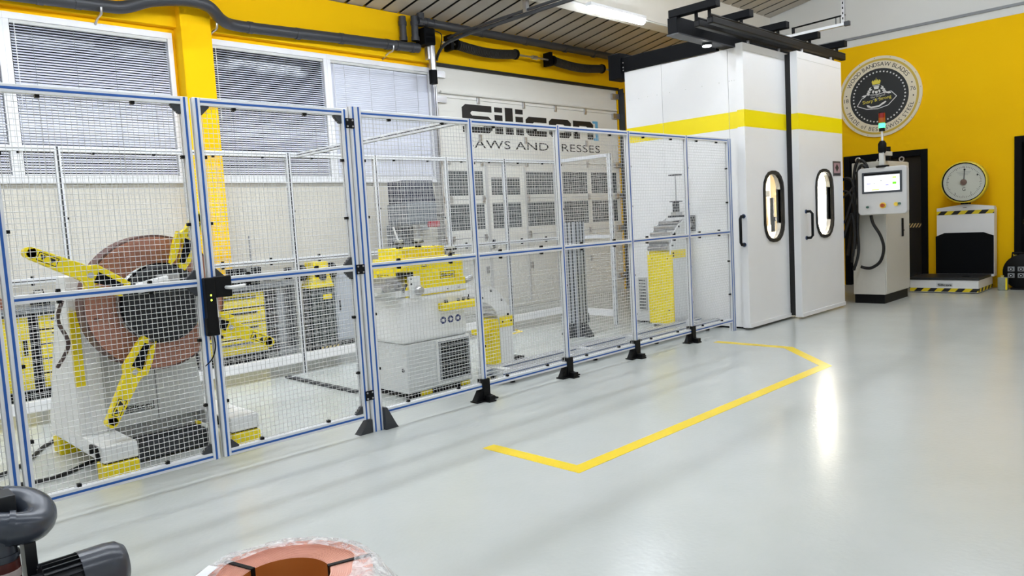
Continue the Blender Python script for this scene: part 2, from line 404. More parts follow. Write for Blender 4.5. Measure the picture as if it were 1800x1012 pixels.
# ---- tube lamps: one in view under the girder, two rows set by cast shadows, the rest unseen and added for brightness
def tube_lamp(x, y, z, label, first):
    t = thing('tube_lamp', (x, y, z), label, 'lamp', 'ceiling tube lamps')
    B(x - .64, x + .64, y - .05, y + .05, z, z + .05).obj('housing', WHITE_PL, t, bevel=.006)
    MB().lathe([(0, -.61), (.05, -.61), (.055, -.58), (.055, .58), (.05, .61), (0, .61)], (x, y, z - .02), (1, 0, 0), 16).obj('diffuser', LAMP, t, smooth=True)
tube_lamp(8.77, 6.5, 4.30, 'lit tube lamp hanging under the white ceiling girder above the roller door', True)
ORD = ['first', 'second', 'third', 'fourth', 'fifth', 'sixth', 'seventh', 'eighth', 'ninth', 'tenth', 'eleventh']
for i, x in enumerate((6.1, 4.5, 2.9, 1.3, -.3)): tube_lamp(x, 6.5, 4.30, f'unseen tube lamp added under the white girder, {ORD[i]} one left of the picture', False)  # out of view, added to brighten the window wall
for y, z, nm in ((5.75, 4.9, 'row hung over the fenced machines'), (2.75, 5.1, 'row hung over the open floor'), (-0.6, 5.0, 'unseen row added under the roof ridge behind the camera'), (-3.6, 4.4, 'unseen row added nearest the front wall')):  # last two rows are unseen, added for more light in the hall
    for i, x in enumerate((-2.8, -1.2, .4, 2.0, 3.6, 5.2) if y > 5 else (-4.4, -2.8, -1.2, .4, 2.0, 3.6, 5.2, 6.8, 8.4, 10.0, 11.6) if y > 2 else (2.0, 5.2, 8.4, 11.6) if y > -1 else (-1.2, 5.2)):
        tube_lamp(x, y, z, f'lit ceiling tube lamp, {ORD[i]} of the {nm}', False)
# ================================================================ THE SAFETY FENCE
YF = 4.543
PW = .045
def wire_net(w, h, pitch=.030, r=.0016, amp=.0021):
    """crimped wire cloth w x h in the x-z plane, corner at the origin"""
    mb = MB(); nx = int(round(w / pitch)); nz = int(round(h / pitch)); px, pz = w / nx, h / nz
    for i in range(nx):
        x = (i + .5) * px; vs = []; fs = []; k = 0
        for j in range(nz + 1):
            z = j * pz; y = amp * (1 if (i + j) % 2 else -1)
            vs += [(x - r, y, z), (x, y - r, z), (x + r, y, z), (x, y + r, z)]
        for j in range(nz):
            for q in range(4): fs.append((4 * j + q, 4 * j + (q + 1) % 4, 4 * j + 4 + (q + 1) % 4, 4 * j + 4 + q))
        mb.add(vs, fs)
    for j in range(nz):
        z = (j + .5) * pz; vs = []; fs = []
        for i in range(nx + 1):
            x = i * px; y = amp * (-1 if (i + j) % 2 else 1)
            vs += [(x, y, z - r), (x, y - r, z), (x, y, z + r), (x, y + r, z)]
        for i in range(nx):
            for q in range(4): fs.append((4 * i + q, 4 * i + (q + 1) % 4, 4 * i + 4 + (q + 1) % 4, 4 * i + 4 + q))
        mb.add(vs, fs)
    return mb.mesh('wire_net', WIRE)
NET = wire_net(1.0, 1.05)
def net(x0, x1, y, z0, z1, parent, rz=0):
    """rz 0: panel along x; rz 90: along y"""
    m = T(x0, y, z0) if rz == 0 else T(y, x0, z0) @ Matrix.Rotation(math.pi / 2, 4, 'Z')
    return link('wire_net', NET, parent, m @ Matrix.Diagonal((x1 - x0, 1, (z1 - z0) / 1.05, 1)), kind='stuff')
def vprofile(x, z0, z1, parent, y=YF, w=PW, strips=(0,), name='post', side=True, mt=None, blue=True):
    """upright slotted profile with blue cover strips in its grooves"""
    o = B(x - w / 2, x + w / 2, y - PW / 2, y + PW / 2, z0, z1).obj(name, mt or ALU, parent, bevel=.0025)
    for s in strips:
        B(x + s - .0065, x + s + .0065, y - PW / 2 - .0012, y - PW / 2 + .002, z0, z1 - .002).obj('blue_strip' if blue else 'groove_strip', BLUE if blue else DGREY, o)
    if side: B(x - w / 2 - .0012, x - w / 2 + .002, y - .004, y + .004, z0, z1 - .002).obj('groove_strip', MGREY, o)
    return o
def hprofile(x0, x1, z, parent, y=YF, name='rail', blue=True, mt=None):
    o = B(x0, x1, y - PW / 2, y + PW / 2, z - PW / 2, z + PW / 2).obj(name, mt or ALU, parent, bevel=.0025)
    if blue: B(x0, x1, y - PW / 2 - .0012, y - PW / 2 + .002, z - .0065, z + .0065).obj('blue_strip', BLUE, o)
    else: B(x0, x1, y - PW / 2 - .0008, y - PW / 2 + .001, z - .004, z + .004).obj('groove_strip', DGREY, o)
    return o
CLIP = MB().box(-.010, .010, -.014, .014, -.009, .009).mesh('mesh_clip', BLACK)
def clips(parent, pts):
    for p in pts: link('mesh_clip', CLIP, parent, T(*p))
ZB, ZM, ZT2 = .128, 1.198, 2.28
def leaf(x0, x1, label, braces):
    t = thing('fence_door', ((x0 + x1) / 2, YF, ZB - .02), label, 'fence door', 'double door leaves of the safety fence')
    vprofile(x0 + PW / 2, ZB - PW / 2, ZT2 + PW / 2, t, name='stile'); vprofile(x1 - PW / 2, ZB - PW / 2, ZT2 + PW / 2, t, name='stile')
    a, b = x0 + PW, x1 - PW
    for z, n in ((ZB, 'bottom_rail'), (ZM, 'middle_rail'), (ZT2, 'top_rail')): hprofile(a, b, z, t, name=n)
    net(a, b, YF, ZB + .02, ZM - .02, t); net(a, b, YF, ZM + .02, ZT2 - .02, t)
    for cx, sx in ((a, 1), (b, -1)):
        for z, sz in ((ZB, 1), (ZM, 1), (ZM, -1), (ZT2, -1)):
            if (sx, ) and (cx == a) == ('L' in braces) or ('R' in braces and cx == b) or z == ZT2 and 'T' in braces:
                z1 = z + sz * PW / 2
                poly = [(0, 0), (sx * .055, 0), (sx * .055, sz * .010), (sx * .010, sz * .055), (0, sz * .055)]
                if sx * sz < 0: poly = poly[::-1]
                MB().prism(poly, (cx, YF + .016, z1), UX, UZ, .032).obj('corner_bracket', DGREY, t, bevel=.002)
    q = []
    for f in (.22, .72):
        X = a + (b - a) * f
        q += [(X, YF, ZT2 - .03), (X, YF, ZM + .03), (X, YF, ZM - .03), (X, YF, ZB + .03)]
    for z in (.45, .85, 1.55, 1.95): q += [(a + .008, YF, z), (b - .008, YF, z)]
    clips(t, q)
    return t
LD = leaf(.815, 1.842, 'left wire-mesh door leaf of the fence, in front of the copper-coloured coil', 'R')
RD = leaf(1.868, 2.935, 'right wire-mesh door leaf of the fence, hinged on the double post', 'LR')
# neighbouring leaf edge at the far left
o = thing('fence_panel', (.40, YF, .05), 'fence panel cut off at the left edge of the photo', 'fence panel')
vprofile(.775, .0, ZT2 + PW / 2, o)
for z in (ZB, ZM, ZT2): hprofile(-.30, .75, z, o)
net(-.30, .75, YF, ZB + .02, ZM - .02, o); net(-.30, .75, YF, ZM + .02, ZT2 - .02, o); vprofile(-.32, 0, ZT2 + PW / 2, o)
# lock and handle on the doors
lk = thing('door_lock', (1.87, YF - .05, 1.05), 'black safety lock with green lights between the two door leaves', 'lock')
B(1.822, 1.885, YF - .075, YF - .026, .885, 1.225).obj('lock_body', BLACK, lk, bevel=.006)
B(1.815, 1.892, YF - .07, YF - .026, .872, .985).obj('cable_box', BLACK, lk, bevel=.008)
B(1.888, 1.992, YF - .062, YF - .026, 1.10, 1.228).obj('handle_plate', BLACK, lk, bevel=.005)
MB().tube(smoothpath([(1.955, YF - .06, 1.158), (1.955, YF - .105, 1.158), (1.972, YF - .118, 1.158), (2.05, YF - .118, 1.162)], 4), .011, 10).obj('lever_handle', WHITE, lk, smooth=True)
LED = mat('green led', (190, 240, 60), .4, emit=3.0)
for dz in (.03, .0): B(1.848, 1.856, YF - .0765, YF - .074, 1.085 + dz, 1.095 + dz).obj('indicator', LED, lk)
MB().tube(smoothpath([(1.86, YF - .04, .875), (1.865, YF - .04, .80), (1.845, YF - .026, .73), (1.80, YF - .02, .69)]), .004, 6).obj('cable', BLACK, lk)
# ---- the fixed run
FX = thing('safety_fence', (5.6, YF, 0), 'fixed wire-mesh safety fence with blue-striped aluminium posts running to the booth', 'fence')
BX = 3.005                                                            # double door post
vprofile(BX, .0, ZT2 + .045, FX, w=.09, strips=(-.0225, .0225), name='post')
PX = [4.075, 5.135, 6.195, 7.26]
for x in PX: vprofile(x, .085, ZT2 + PW / 2, FX)
vprofile(8.19, .0, ZT2 + PW / 2, FX, w=.09, strips=(-.0225, .0225))
xs = [BX + .0225] + PX + [8.1675]
for i in range(5):
    a, b = xs[i] + PW / 2, xs[i + 1] - PW / 2
    for z, n in ((ZB, 'bottom_rail'), (ZM, 'middle_rail'), (ZT2, 'top_rail')): hprofile(a, b, z, FX, name=n)
    net(a, b, YF, ZB + .02, ZM - .02, FX); net(a, b, YF, ZM + .02, ZT2 - .02, FX)
    q = []
    for f in (.25, .75):
        X = a + (b - a) * f; q += [(X, YF, ZT2 - .03), (X, YF, ZM + .03), (X, YF, ZM - .03), (X, YF, ZB + .03)]
    for z in (.45, .85, 1.55, 1.95): q += [(a + .008, YF, z)] + ([(b - .008, YF, z)] if i == 4 else [])
    clips(FX, q)
# hinges on the double post
HNG = MB().box(-.034, .034, -.008, 0, -.034, .034)
for dx in (-.022, .022):
    for dz in (-.022, .022): pass
HN = HNG.mesh('hinge', BLACK); BOLT = MB().cyl((0, -.012, 0), (0, -.007, 0), .0065, n=8).mesh('bolt', STEEL)
for z in (.275, 1.185, 2.205):
    h = link('hinge', HN, FX, T(2.948, YF - PW / 2, z))
    for dx in (-.021, .021):
        for dz in (-.021, .021): link('bolt', BOLT, h, T(dx, 0, dz))
# feet
foot = MB(); foot.box(-.038, .038, -.038, .038, .02, .185); foot.box(-.12, .12, -.045, .045, 0, .012)
foot.prism([(-.115, .012), (-.038, .012), (-.038, .10), (-.06, .09), (-.09, .045)], (0, .03, 0), UX, UZ, .06)
foot.prism([(.115, .012), (.038, .012), (.038, .06), (.05, .05)][::-1], (0, .03, 0), UX, UZ, .06)
foot.box(-.04, .04, -.105, -.036, 0, .012); foot.prism([(-.03, .012), (.03, .012), (.03, .05), (-.03, .05)], (0, -.10, 0), UX, UZ, -.06)
FM = foot.mesh('foot', BLACK)
for x in PX: link('foot', FM, FX, T(x, YF, 0), bevel=.003)
gus = MB()
gus.prism([(0, 0), (.115, 0), (.10, .02), (.022, .165), (0, .165)], (.045, .022, 0), UX, UZ, .075)
G1 = gus.mesh('gusset_foot', DGREY)
link('gusset_foot', G1, FX, T(BX, YF, 0), bevel=.003); link('gusset_foot', G1, FX, T(BX, YF, 0) @ Matrix.Rotation(math.pi, 4, 'Z') @ Matrix.Diagonal((1, 1, .58, 1)), bevel=.003)

# ---- the rear run, parallel to the wall, and its return to the booth
YR = 7.15
RF = thing('safety_fence', (4.5, YR, 0), 'rear wire-mesh safety fence in front of the workbenches', 'fence')
RX = [-.34, .72, 1.78, 2.83, 3.88, 4.955, 6.0, 7.0, 8.03]
for x in RX: vprofile(x, .0, ZT2 + PW / 2, RF, y=YR, strips=(0,), blue=False)
for i in range(len(RX) - 1):
    a, b = RX[i] + PW / 2, RX[i + 1] - PW / 2
    for z, n in ((ZM, 'middle_rail'), (ZT2, 'top_rail')): hprofile(a, b, z, RF, y=YR, name=n, blue=False)
    B(a, b, YR - PW / 2, YR + PW / 2, .115, .205).obj('bottom_rail', WHITE, RF, bevel=.003)
    net(a, b, YR, .2, ZM - .02, RF); net(a, b, YR, ZM + .02, ZT2 - .02, RF)
    clips(RF, [(a + (b - a) * f, YR, z) for f in (.25, .75) for z in (ZM + .03, ZM - .03, ZT2 - .03)] + [(a + .008, YR, z) for z in (.6, 1.7)])
yy = [YR - PW / 2, 6.20]
for z, n in ((ZM, 'middle_rail'), (ZT2, 'top_rail')): B(8.03 - PW / 2, 8.03 + PW / 2, yy[1], yy[0], z - PW / 2, z + PW / 2).obj(n, ALU, RF, bevel=.0025)
B(8.03 - PW / 2, 8.03 + PW / 2, yy[1], yy[0], .115, .205).obj('bottom_rail', WHITE, RF, bevel=.003)
net(yy[1], yy[0], 8.03, .2, ZM - .02, RF, 90); net(yy[1], yy[0], 8.03, ZM + .02, ZT2 - .02, RF, 90)
vprofile(8.03, 0, ZT2 + PW / 2, RF, y=6.19, blue=False)
tb = thing('tie_beam', (4.0, 5.9, ZT2), 'slotted aluminium tie beam spanning from the front fence to the rear fence', 'beam')
B(3.975, 4.02, YF + .024, YR - .024, ZT2 - .022, ZT2 + .022).obj('beam', ALU, tb, bevel=.0025)
B(3.9738, 3.976, YF + .03, YR - .03, ZT2 - .004, ZT2 + .004).obj('groove_strip', DGREY, tb)
B(3.993, 4.002, YF + .03, YR - .03, ZT2 - .0232, ZT2 - .021).obj('groove_strip', DGREY, tb)
# ================================================================ ROLLER DOOR, SPRINGS, DUCTS
GX0, GX1 = 7.52, 12.11
gd = thing('sectional_door', ((GX0 + GX1) / 2, YW, 0), 'big white sectional door with dark windows and black lettering', 'garage door')
GY = YW + .02
seams = [0.0, .70, 1.24, 1.87, 2.47, 2.86, 3.46, 3.93]
for i in range(len(seams) - 1):
    z0, z1 = seams[i] + .003, seams[i + 1] - .003
    if i in (2, 3):
        zz = (1.38, 1.80) if i == 2 else (1.93, 2.33)
        xsw = [(7.66, 8.42), (9.40, 10.15), (10.39, 11.11), (11.21, 12.02)]
        m = MB(); e = GX0
        for a, b in xsw:
            m.box(e, a, GY, GY + .05, z0, z1); m.box(a, b, GY, GY + .05, z0, zz[0]); m.box(a, b, GY, GY + .05, zz[1], z1); e = b
        m.box(e, GX1, GY, GY + .05, z0, z1)
        p = m.obj('door_section', DOORWHITE, gd)
        for a, b in xsw: B(a, b, GY + .018, GY + .026, zz[0], zz[1]).obj('pane', GLASS_D, p)
    else:
        p = B(GX0, GX1, GY, GY + .05, z0, z1).obj('door_section', DOORWHITE, gd, bevel=.003)
    if i in (0, 1, 4, 5, 6):                                         # pressed ribs
        n = 3 if z1 - z0 > .45 else 2
        for k in range(1, n): B(GX0 + .01, GX1 - .01, GY - .002, GY, z0 + (z1 - z0) * k / n - .006, z0 + (z1 - z0) * k / n + .006).obj('pressed_rib', DOORWHITE, p)
# wicket door inside the big door
wk = B(8.50, 9.36, GY - .022, GY, .12, 2.42).obj('wicket_door', DOORWHITE, gd, bevel=.004)
fr = MB()
for a, b, c, d in ((8.46, 8.50, .1, 2.46), (9.36, 9.40, .1, 2.46), (8.50, 9.36, 2.42, 2.46)): fr.box(a, b, GY - .03, GY, c, d)
fr.obj('wicket_frame', mat('aluminium trim', (214, 215, 214), .4, .3), wk)
for zz in ((1.38, 1.80), (1.93, 2.22)): B(8.57, 9.24, GY - .026, GY - .021, zz[0], zz[1]).obj('pane', GLASS_D, wk)
B(8.53, 8.56, GY - .06, GY - .02, 1.05, 1.20).obj('latch', DGREY, wk)
# reinforcing bar, hinges, bottom seal
MB().tube([(7.60, GY - .03, 3.535), (12.06, GY - .03, 3.535)], .02, 8).obj('reinforcing_bar', DOORWHITE, gd, smooth=True)
B(7.58, 12.08, GY - .035, GY, 3.515, 3.53).obj('bar_flange', LGREY, gd)
HB = MB().box(-.03, .03, -.02, 0, -.055, .055).box(-.018, .018, -.028, -.018, -.03, .03).mesh('door_hinge', STEEL)
for z in (.70, 1.24, 1.87, 2.47, 2.86, 3.46):
    for x in (8.40, 9.46, 10.28, 11.12):
        link('door_hinge', HB, gd, T(x, GY, z))
RBK = MB().box(-.10, .10, -.05, 0, -.05, .05).mesh('roller_bracket', STEEL)
for z in (.3, 1.24, 1.87, 2.47, 3.42, 3.80):
    for x in (7.60, 12.03): link('roller_bracket', RBK, gd, T(x, GY - .002, z))
B(GX0, GX1, GY - .005, GY + .05, -.0, .003).obj('bottom_seal', RUBBER, gd)
B(GX0 - .03, GX1 + .03, YW - .035, YW + .02, 3.925, 3.97).obj('top_seal', RUBBER, gd)
# lettering on the door
lm, lb = MB(), MB()
logo(lm, (8.04, GY - .001, 2.945), UX, UZ, 3.46, .445, .004, lb)
lm.obj('word_mark', INK, gd, label='heavy black lettering reading silicon'); lb.obj('word_mark_bracket', SKYB, gd, label='light blue corner mark')
tm = MB(); put_text(tm, 'SAWS AND PRESSES', (8.10, GY - .004, 2.70), UX, UZ, 3.42, .135); tm.obj('lettering', INK, gd, label='thin black lettering reading SAWS AND PRESSES')
# vertical tracks
for x, n in ((7.43, 1), (12.20, 2)):
    t = thing('door_track', (x, YW - .06, 0), 'steel guide track at the left edge of the sectional door' if n == 1 else 'dark guide track at the right edge of the sectional door', 'track')
    m_ = STEEL if n == 1 else DGREY
    B(x - .055, x - .045, YW - .13, YW, 0.0, 3.95).obj('angle_flange', m_, t); B(x - .045, x + .05, YW - .012, YW, 0.0, 3.95).obj('back_flange', m_, t)
    MB().tube([(x + .02, YW - .08, .0), (x + .02, YW - .08, 3.88)], .018, 8).obj('track_rail', m_, t, smooth=True)
    MB().tube([(x - .02, YW - .05, .0), (x - .02, YW - .05, 3.92)], .012, 8).obj('lift_cable_tube', MGREY, t, smooth=True)
# horizontal track sweeping up under the roof, hung from the ceiling
t = thing('overhead_track', (7.47, YW - .1, 3.9), 'curved dark track sweeping from the door up under the roof', 'track')
pts = [(7.47, YW - .115, 3.975), (7.47, YW - .17, 4.07), (7.47, YW - .32, 4.165), (7.47, YW - .62, 4.205)]
y = YW - 1.2; z = 4.212
while y > 4.6: pts.append((7.47, y, z)); y -= .9
sp = smoothpath(pts, 5)
MB().tube(sp, .026, 6).obj('lower_rail', DGREY, t, smooth=True)
MB().tube([(p.x, p.y, p.z + .055) for p in sp[12:]], .02, 6).obj('upper_rail', DGREY, t, smooth=True)
B(7.44, 7.50, 7.00, 7.06, 4.24, roof_z(7.03)).obj('hanger', STEEL, t); B(7.40, 7.44, 6.96, 7.10, roof_z(7.03) - .03, roof_z(7.03)).obj('hanger_plate', STEEL, t)
# torsion shaft and springs
t = thing('torsion_shaft', (9.6, 8.86, 4.22), 'torsion shaft with two dark coil springs above the sectional door', 'door spring')
SPR = mat('greased spring', (58, 58, 58), .5, metal=.4, var=.15, scale=40)
MB().cyl((7.53, 8.86, 4.235), (11.9, 8.86, 4.235), .016, n=10).obj('shaft', STEEL, t, smooth=True)
def spring(x0, x1):
    pts = []; n = int((x1 - x0) / .034); 
    for i in range(n * 10 + 1):
        g = 2 * math.pi * i / 10; f = i / (n * 10)
        pts.append((x0 + (x1 - x0) * f, 8.86 + .062 * math.cos(g), 4.235 - .05 * math.sin(math.pi * f) + .062 * math.sin(g)))
    s = MB().tube(pts, .0165, 5).obj('coil_spring', SPR, t, smooth=True)
    for x in (x0, x1): MB().cyl((x - .02, 8.86, 4.235), (x + .02, 8.86, 4.235), .085, n=14).obj('end_plug', BLACKM, s)
spring(7.80, 9.10); spring(10.02, 11.40)
MB().cyl((9.5, 8.86, 4.235), (9.62, 8.86, 4.235), .034, n=10).obj('coupling', STEEL, t)
for x in (9.93, 7.68): B(x - .03, x + .03, 8.80, 8.97, 4.13, 4.36).obj('bearing_plate', BLACKM, t)
# door motor
t = thing('door_motor', (7.2, 8.85, 4.05), 'black electric door operator at the top of the steel guide track', 'motor')
B(7.08, 7.29, 8.72, 8.95, 4.13, 4.375).obj('gearbox', BLACKM, t, bevel=.02)
MB().cyl((7.26, 8.80, 3.78), (7.26, 8.80, 4.13), .055, n=14).obj('motor_body', STEEL, t, smooth=True)
MB().cyl((7.26, 8.80, 3.58), (7.26, 8.80, 3.78), .062, n=14).obj('motor_fan_cover', BLACKM, t, smooth=True)
B(7.17, 7.21, 8.78, 8.86, 3.93, 4.12).obj('terminal_box', STEEL, t, bevel=.01)
MB().tube(smoothpath([(7.27, 8.78, 4.36), (7.40, 8.72, 4.30), (7.42, 8.8, 4.1), (7.40, 8.93, 3.9)]), .008, 6).obj('cable', BLACK, t)
# ---- grey ducts along the wall
def collar(mb, x, y, z, r, w=.03): return mb.cyl((x - w, y, z), (x + w, y, z), r + .006, n=16)
RP = .068
d = thing('duct', (3.8, 8.8, 4.0), 'long grey plastic duct running along the yellow wall above the windows', 'pipe')
yv = 8.86
main = smoothpath([(-.4, yv, 3.98), (1.0, yv, 3.985), (1.95, yv, 4.0), (2.75, yv, 4.02), (3.0, yv - .04, 4.03), (3.25, yv - .16, 4.11), (3.6, yv - .24, 4.15), (3.85, yv - .22, 4.13), (4.05, yv - .10, 4.04), (4.25, yv - .01, 4.02), (4.8, yv, 4.03), (5.6, yv, 4.055), (7.06, yv, 4.09)], 6)
MB().tube(main, RP, 16).obj('duct_pipe', PIPE, d, smooth=True)
for x, z in ((2.2, 4.005), (2.55, 4.015), (4.45, 4.022), (5.1, 4.035), (5.75, 4.058), (6.5, 4.075), (6.68, 4.08), (6.95, 4.086)): collar(MB(), x, yv, z, RP).obj('socket_collar', PIPE, d, smooth=True)
for x, z in ((2.75, 4.0), (6.55, 4.07), (4.0, 4.02)):
    MB().tube(smoothpath([(x, yv + .2, z - .16), (x, yv + .06, z - .10), (x, yv - .06, z - .085), (x, yv - .085, z - .02)], 4), .014, 6).obj('pipe_bracket', STEEL, d)
d = thing('duct', (6.95, 8.86, 4.35), 'pair of upright grey duct stubs beside the door motor', 'pipe')
for x in (6.83, 6.97):
    MB().cyl((x, 8.80 if x > 6.9 else 8.9, 4.17), (x, 8.80 if x > 6.9 else 8.9, 4.52), .052, n=16).obj('riser', PIPE, d, smooth=True)
    for z in (4.20, 4.42): MB().cyl((x, 8.80 if x > 6.9 else 8.9, z - .03), (x, 8.80 if x > 6.9 else 8.9, z + .03), .06, n=16).obj('riser_collar', PIPE, d, smooth=True)
d = thing('duct', (9.5, 8.80, 4.45), 'straight grey duct high above the door springs, under the ribbed ceiling', 'pipe')
MB().tube([(7.03, 8.80, 4.46), (12.9, 8.80, 4.475)], .062, 16).obj('duct_pipe', PIPE, d, smooth=True)
MB().tube([(7.09, 8.80, 4.40), (7.09, 8.80, 4.58)], .055, 16).obj('tee_branch', PIPE, d, smooth=True)
for x in (7.20, 7.33, 8.3, 9.3, 10.3, 11.1): collar(MB(), x, 8.80, 4.462, .062).obj('socket_collar', PIPE, d, smooth=True)
# ================================================================ THE WHITE MACHINE BOOTH
BX0, BX1, BY0, BY1, BZ = 8.37, 10.78, 4.50, 6.13, 3.38
SZ0, SZ1 = 2.43, 2.63
CREAM_IN = mat('booth lining', (240, 228, 200), .5, var=.02)
BOOTHL = mat('booth lamp', (255, 246, 226), .4, var=0, emit=BOOTH_TUBE)
STRY = mat('yellow stripe film', (246, 224, 4), .35, var=.01)
bo = thing('machine_booth', ((BX0 + BX1) / 2, 5.3, 0), 'tall white machine booth with a yellow stripe at the end of the fence', 'booth')
for a, b, n in ((5.55, BY1, 'side_panel'), (4.61, 5.548, 'side_panel'), (BY0 - .02, 4.608, 'corner_panel')):
    p = B(BX0, BX0 + .05, a, b - .002, .02, BZ).obj(n, WHITE, bo, bevel=.002)
    B(BX0 - .0015, BX0, a + .001, b - .003, SZ0, SZ1).obj('yellow_stripe', STRY, p)
    for k in range(4):
        for z in (3.0, ): MB().cyl((BX0 - .003, a + (b - a) * (k + .5) / 4, z), (BX0, a + (b - a) * (k + .5) / 4, z), .006, n=6).obj('rivet', LGREY, p)
B(BX0 + .05, BX1, BY1 - .05, BY1, .02, BZ).obj('back_panel', CREAM_IN, bo)
B(BX1 - .03, BX1, 4.305, BY1 - .05, .02, BZ).obj('end_panel', CREAM_IN, bo)
B(BX0 + .05, BX1 - .03, BY0, BY1 - .05, BZ - .05, BZ).obj('roof_panel', CREAM_IN, bo)
B(BX0, BX1, BY0 - .02, BY1, 0, .02).obj('sill', BLACKM, bo); B(BX0 + .13, BX1 - .03, 4.455, 4.475, 0, .12).obj('light_stop', BLACKM, bo)  # inner strip added to block booth light leaking under the doors
for a, b, c, d in ((BX0 + .052, BX0 + .13, .02, BZ - .06),): B(a, b, BY0 - .02, BY0 + .02, c, d).obj('door_jamb', LGREY, bo)
# lamps inside
B(10.70, 10.73, 4.41, 4.70, .85, 2.10).obj('inner_lamp', BOOTHL, bo)
MB().cyl((8.9, 5.3, 3.25), (10.2, 5.3, 3.25), .035, n=10).obj('inner_lamp', mat('booth fill lamp', (255, 244, 220), .4, var=0, emit=6.0), bo)  # unseen fill tube, added to light the booth interior
B(10.73, 10.75, 4.38, 4.74, .8, 2.15).obj('lamp_back_plate', WHITE, bo)
# press parts seen through the left window
pm = thing('press_machine', (10.1, 5.3, .02), 'cream cylinder with black clamps inside the booth, seen through the left window', 'machine')
B(9.7, 10.5, 4.95, 5.6, .02, 1.12).obj('machine_bed', CREAM_IN, pm, bevel=.01)
MB().cyl((10.05, 5.05, 1.20), (10.05, 5.05, 1.62), .07, n=18).obj('cylinder', mat('tan cylinder', (214, 190, 150), .4), pm, smooth=True)
MB().cyl((10.05, 5.05, 1.12), (10.05, 5.05, 1.20), .05, n=14).obj('piston_rod', STEEL, pm, smooth=True)
B(9.97, 10.13, 4.98, 5.12, 1.62, 1.70).obj('upper_clamp', BLACK, pm, bevel=.006)
B(10.12, 10.15, 4.93, 4.98, 1.22, 1.60).obj('guide_bar', BLACK, pm)
B(10.0, 10.4, 5.10, 5.5, 1.12, 2.6).obj('frame_column', CREAM_IN, pm, bevel=.01)
MB().lathe([(.0, 0), (.03, 0), (.03, .02), (0, .02)], (10.10, 4.90, 1.30), (0, -1, 0), 12).obj('dial', BLACK, pm)
B(10.10, 10.12, 4.905, 4.96, 1.12, 1.33).obj('dial_post', BLACK, pm)
# ---- sliding doors
def corner_fill(mb, x0, x1, z0, z1, r, y0, y1, n=4):
    """plate with a rounded window: fills between the tight rectangle and the rounded hole"""
    hole = rrect(x0, z0, x1, z1, r, n); outer = []
    for cx, cz, g0 in ((x1 - r, z0 + r, -90), (x1 - r, z1 - r, 0), (x0 + r, z1 - r, 90), (x0 + r, z0 + r, 180)):
        for i in range(n + 1):
            g = math.radians(g0 + 90 * i / n); k = max(abs(math.cos(g)), abs(math.sin(g)))
            outer.append((cx + r * math.cos(g) / k, cz + r * math.sin(g) / k))
    mb.prism(outer, (0, y1, 0), UX, UZ, y1 - y0, hole)
    return hole
def booth_door(x0, x1, y0, y1, win, label):
    d = thing('sliding_door', ((x0 + x1) / 2, y0, .03), label, 'sliding door', 'sliding doors of the white booth')
    z0, z1 = .03, 3.40; a, b, c, e = win
    m = MB(); m.box(x0, a, y0, y1, z0, z1); m.box(b, x1, y0, y1, z0, z1); m.box(a, b, y0, y1, z0, c); m.box(a, b, y0, y1, e, z1)
    r = (b - a) * .42
    corner_fill(m, a, b, c, e, r, y0, y1)
    lf = m.obj('door_leaf', WHITE, d)
    s = MB(); s.box(x0, x1, y0 - .0015, y0, SZ0, SZ1); s.box(x0 - .0015, x0, y0, y1, SZ0, SZ1); s.obj('yellow_stripe', STRY, lf)
    s = MB().prism(rrect(a - .012, c - .012, b + .012, e + .012, r + .012), (0, y0 + .02, 0), UX, UZ, .036, rrect(a + .028, c + .028, b - .028, e - .028, r - .02)); s.obj('window_seal', RUBBER, d)
    MB().prism(rrect(a + .01, c + .01, b - .01, e - .01, r - .01), (0, y0 + .066, 0), UX, UZ, .006).obj('pane', mat('clear pane', (235, 240, 240), .02, var=0, alpha=.10), d)
    B(x0, x1, y0 - .012, y0, z0, z0 + .05).obj('bottom_edge', WHITE, d, bevel=.002)
    B(x0 + .01, x1 - .01, y0 - .002, y0, z1 - .09, z1 - .086).obj('top_fold', LGREY, d)
    return d
def bow_handle(parent, p, out, L=.34, mt=None):
    p = Vector(p); out = Vector(out)
    pts = [p, p + out * .06, p + out * .085 + UZ * -.03, p + out * .085 - UZ * (L - .03), p + out * .06 - UZ * L, p - UZ * L]
    MB().tube(pts, .017, 8).obj('handle', BLACK, parent, smooth=True)
    for q in (p, p - UZ * L): MB().cyl(q, q + out * .012, .026, n=10).obj('handle_base', mat('dark blue plastic', (40, 62, 96), .4), parent)
D1o = booth_door(8.275, 9.58, 4.36, 4.45, (8.70, 9.22, 1.04, 1.905), 'left sliding booth door with a dark-framed window showing machinery')
D2o = booth_door(9.36, 10.74, 4.20, 4.29, (9.835, 10.375, 1.03, 1.925), 'right sliding booth door with a brightly lit window')
bow_handle(D2o, (9.52, 4.20, 1.385), NY)
bow_handle(D1o, (8.275, 4.405, 1.375), -UX)
bow_handle(D2o, (10.74, 4.25, 1.45), UX)
B(9.362, 9.385, 4.29, 4.343, .05, 3.38).obj('edge_light_seal', RUBBER, D2o)
B(9.362, 9.40, 4.3445, 4.36, .05, 3.38).obj('edge_light_seal', RUBBER, D1o)  # extra strip added to stop booth light leaking between the doors
pl = thing('rating_plate', (10.53, 4.199, 1.85), 'small metal plate with a dark emblem on the right sliding door', 'plate')
B(10.40, 10.66, 4.196, 4.1995, 1.845, 2.045).obj('plate_sheet', mat('plate', (90, 84, 86), .35, .3), pl)
B(10.43, 10.63, 4.1945, 4.196, 1.885, 2.02).obj('emblem_field', mat('pink grey', (176, 140, 146), .5), pl)
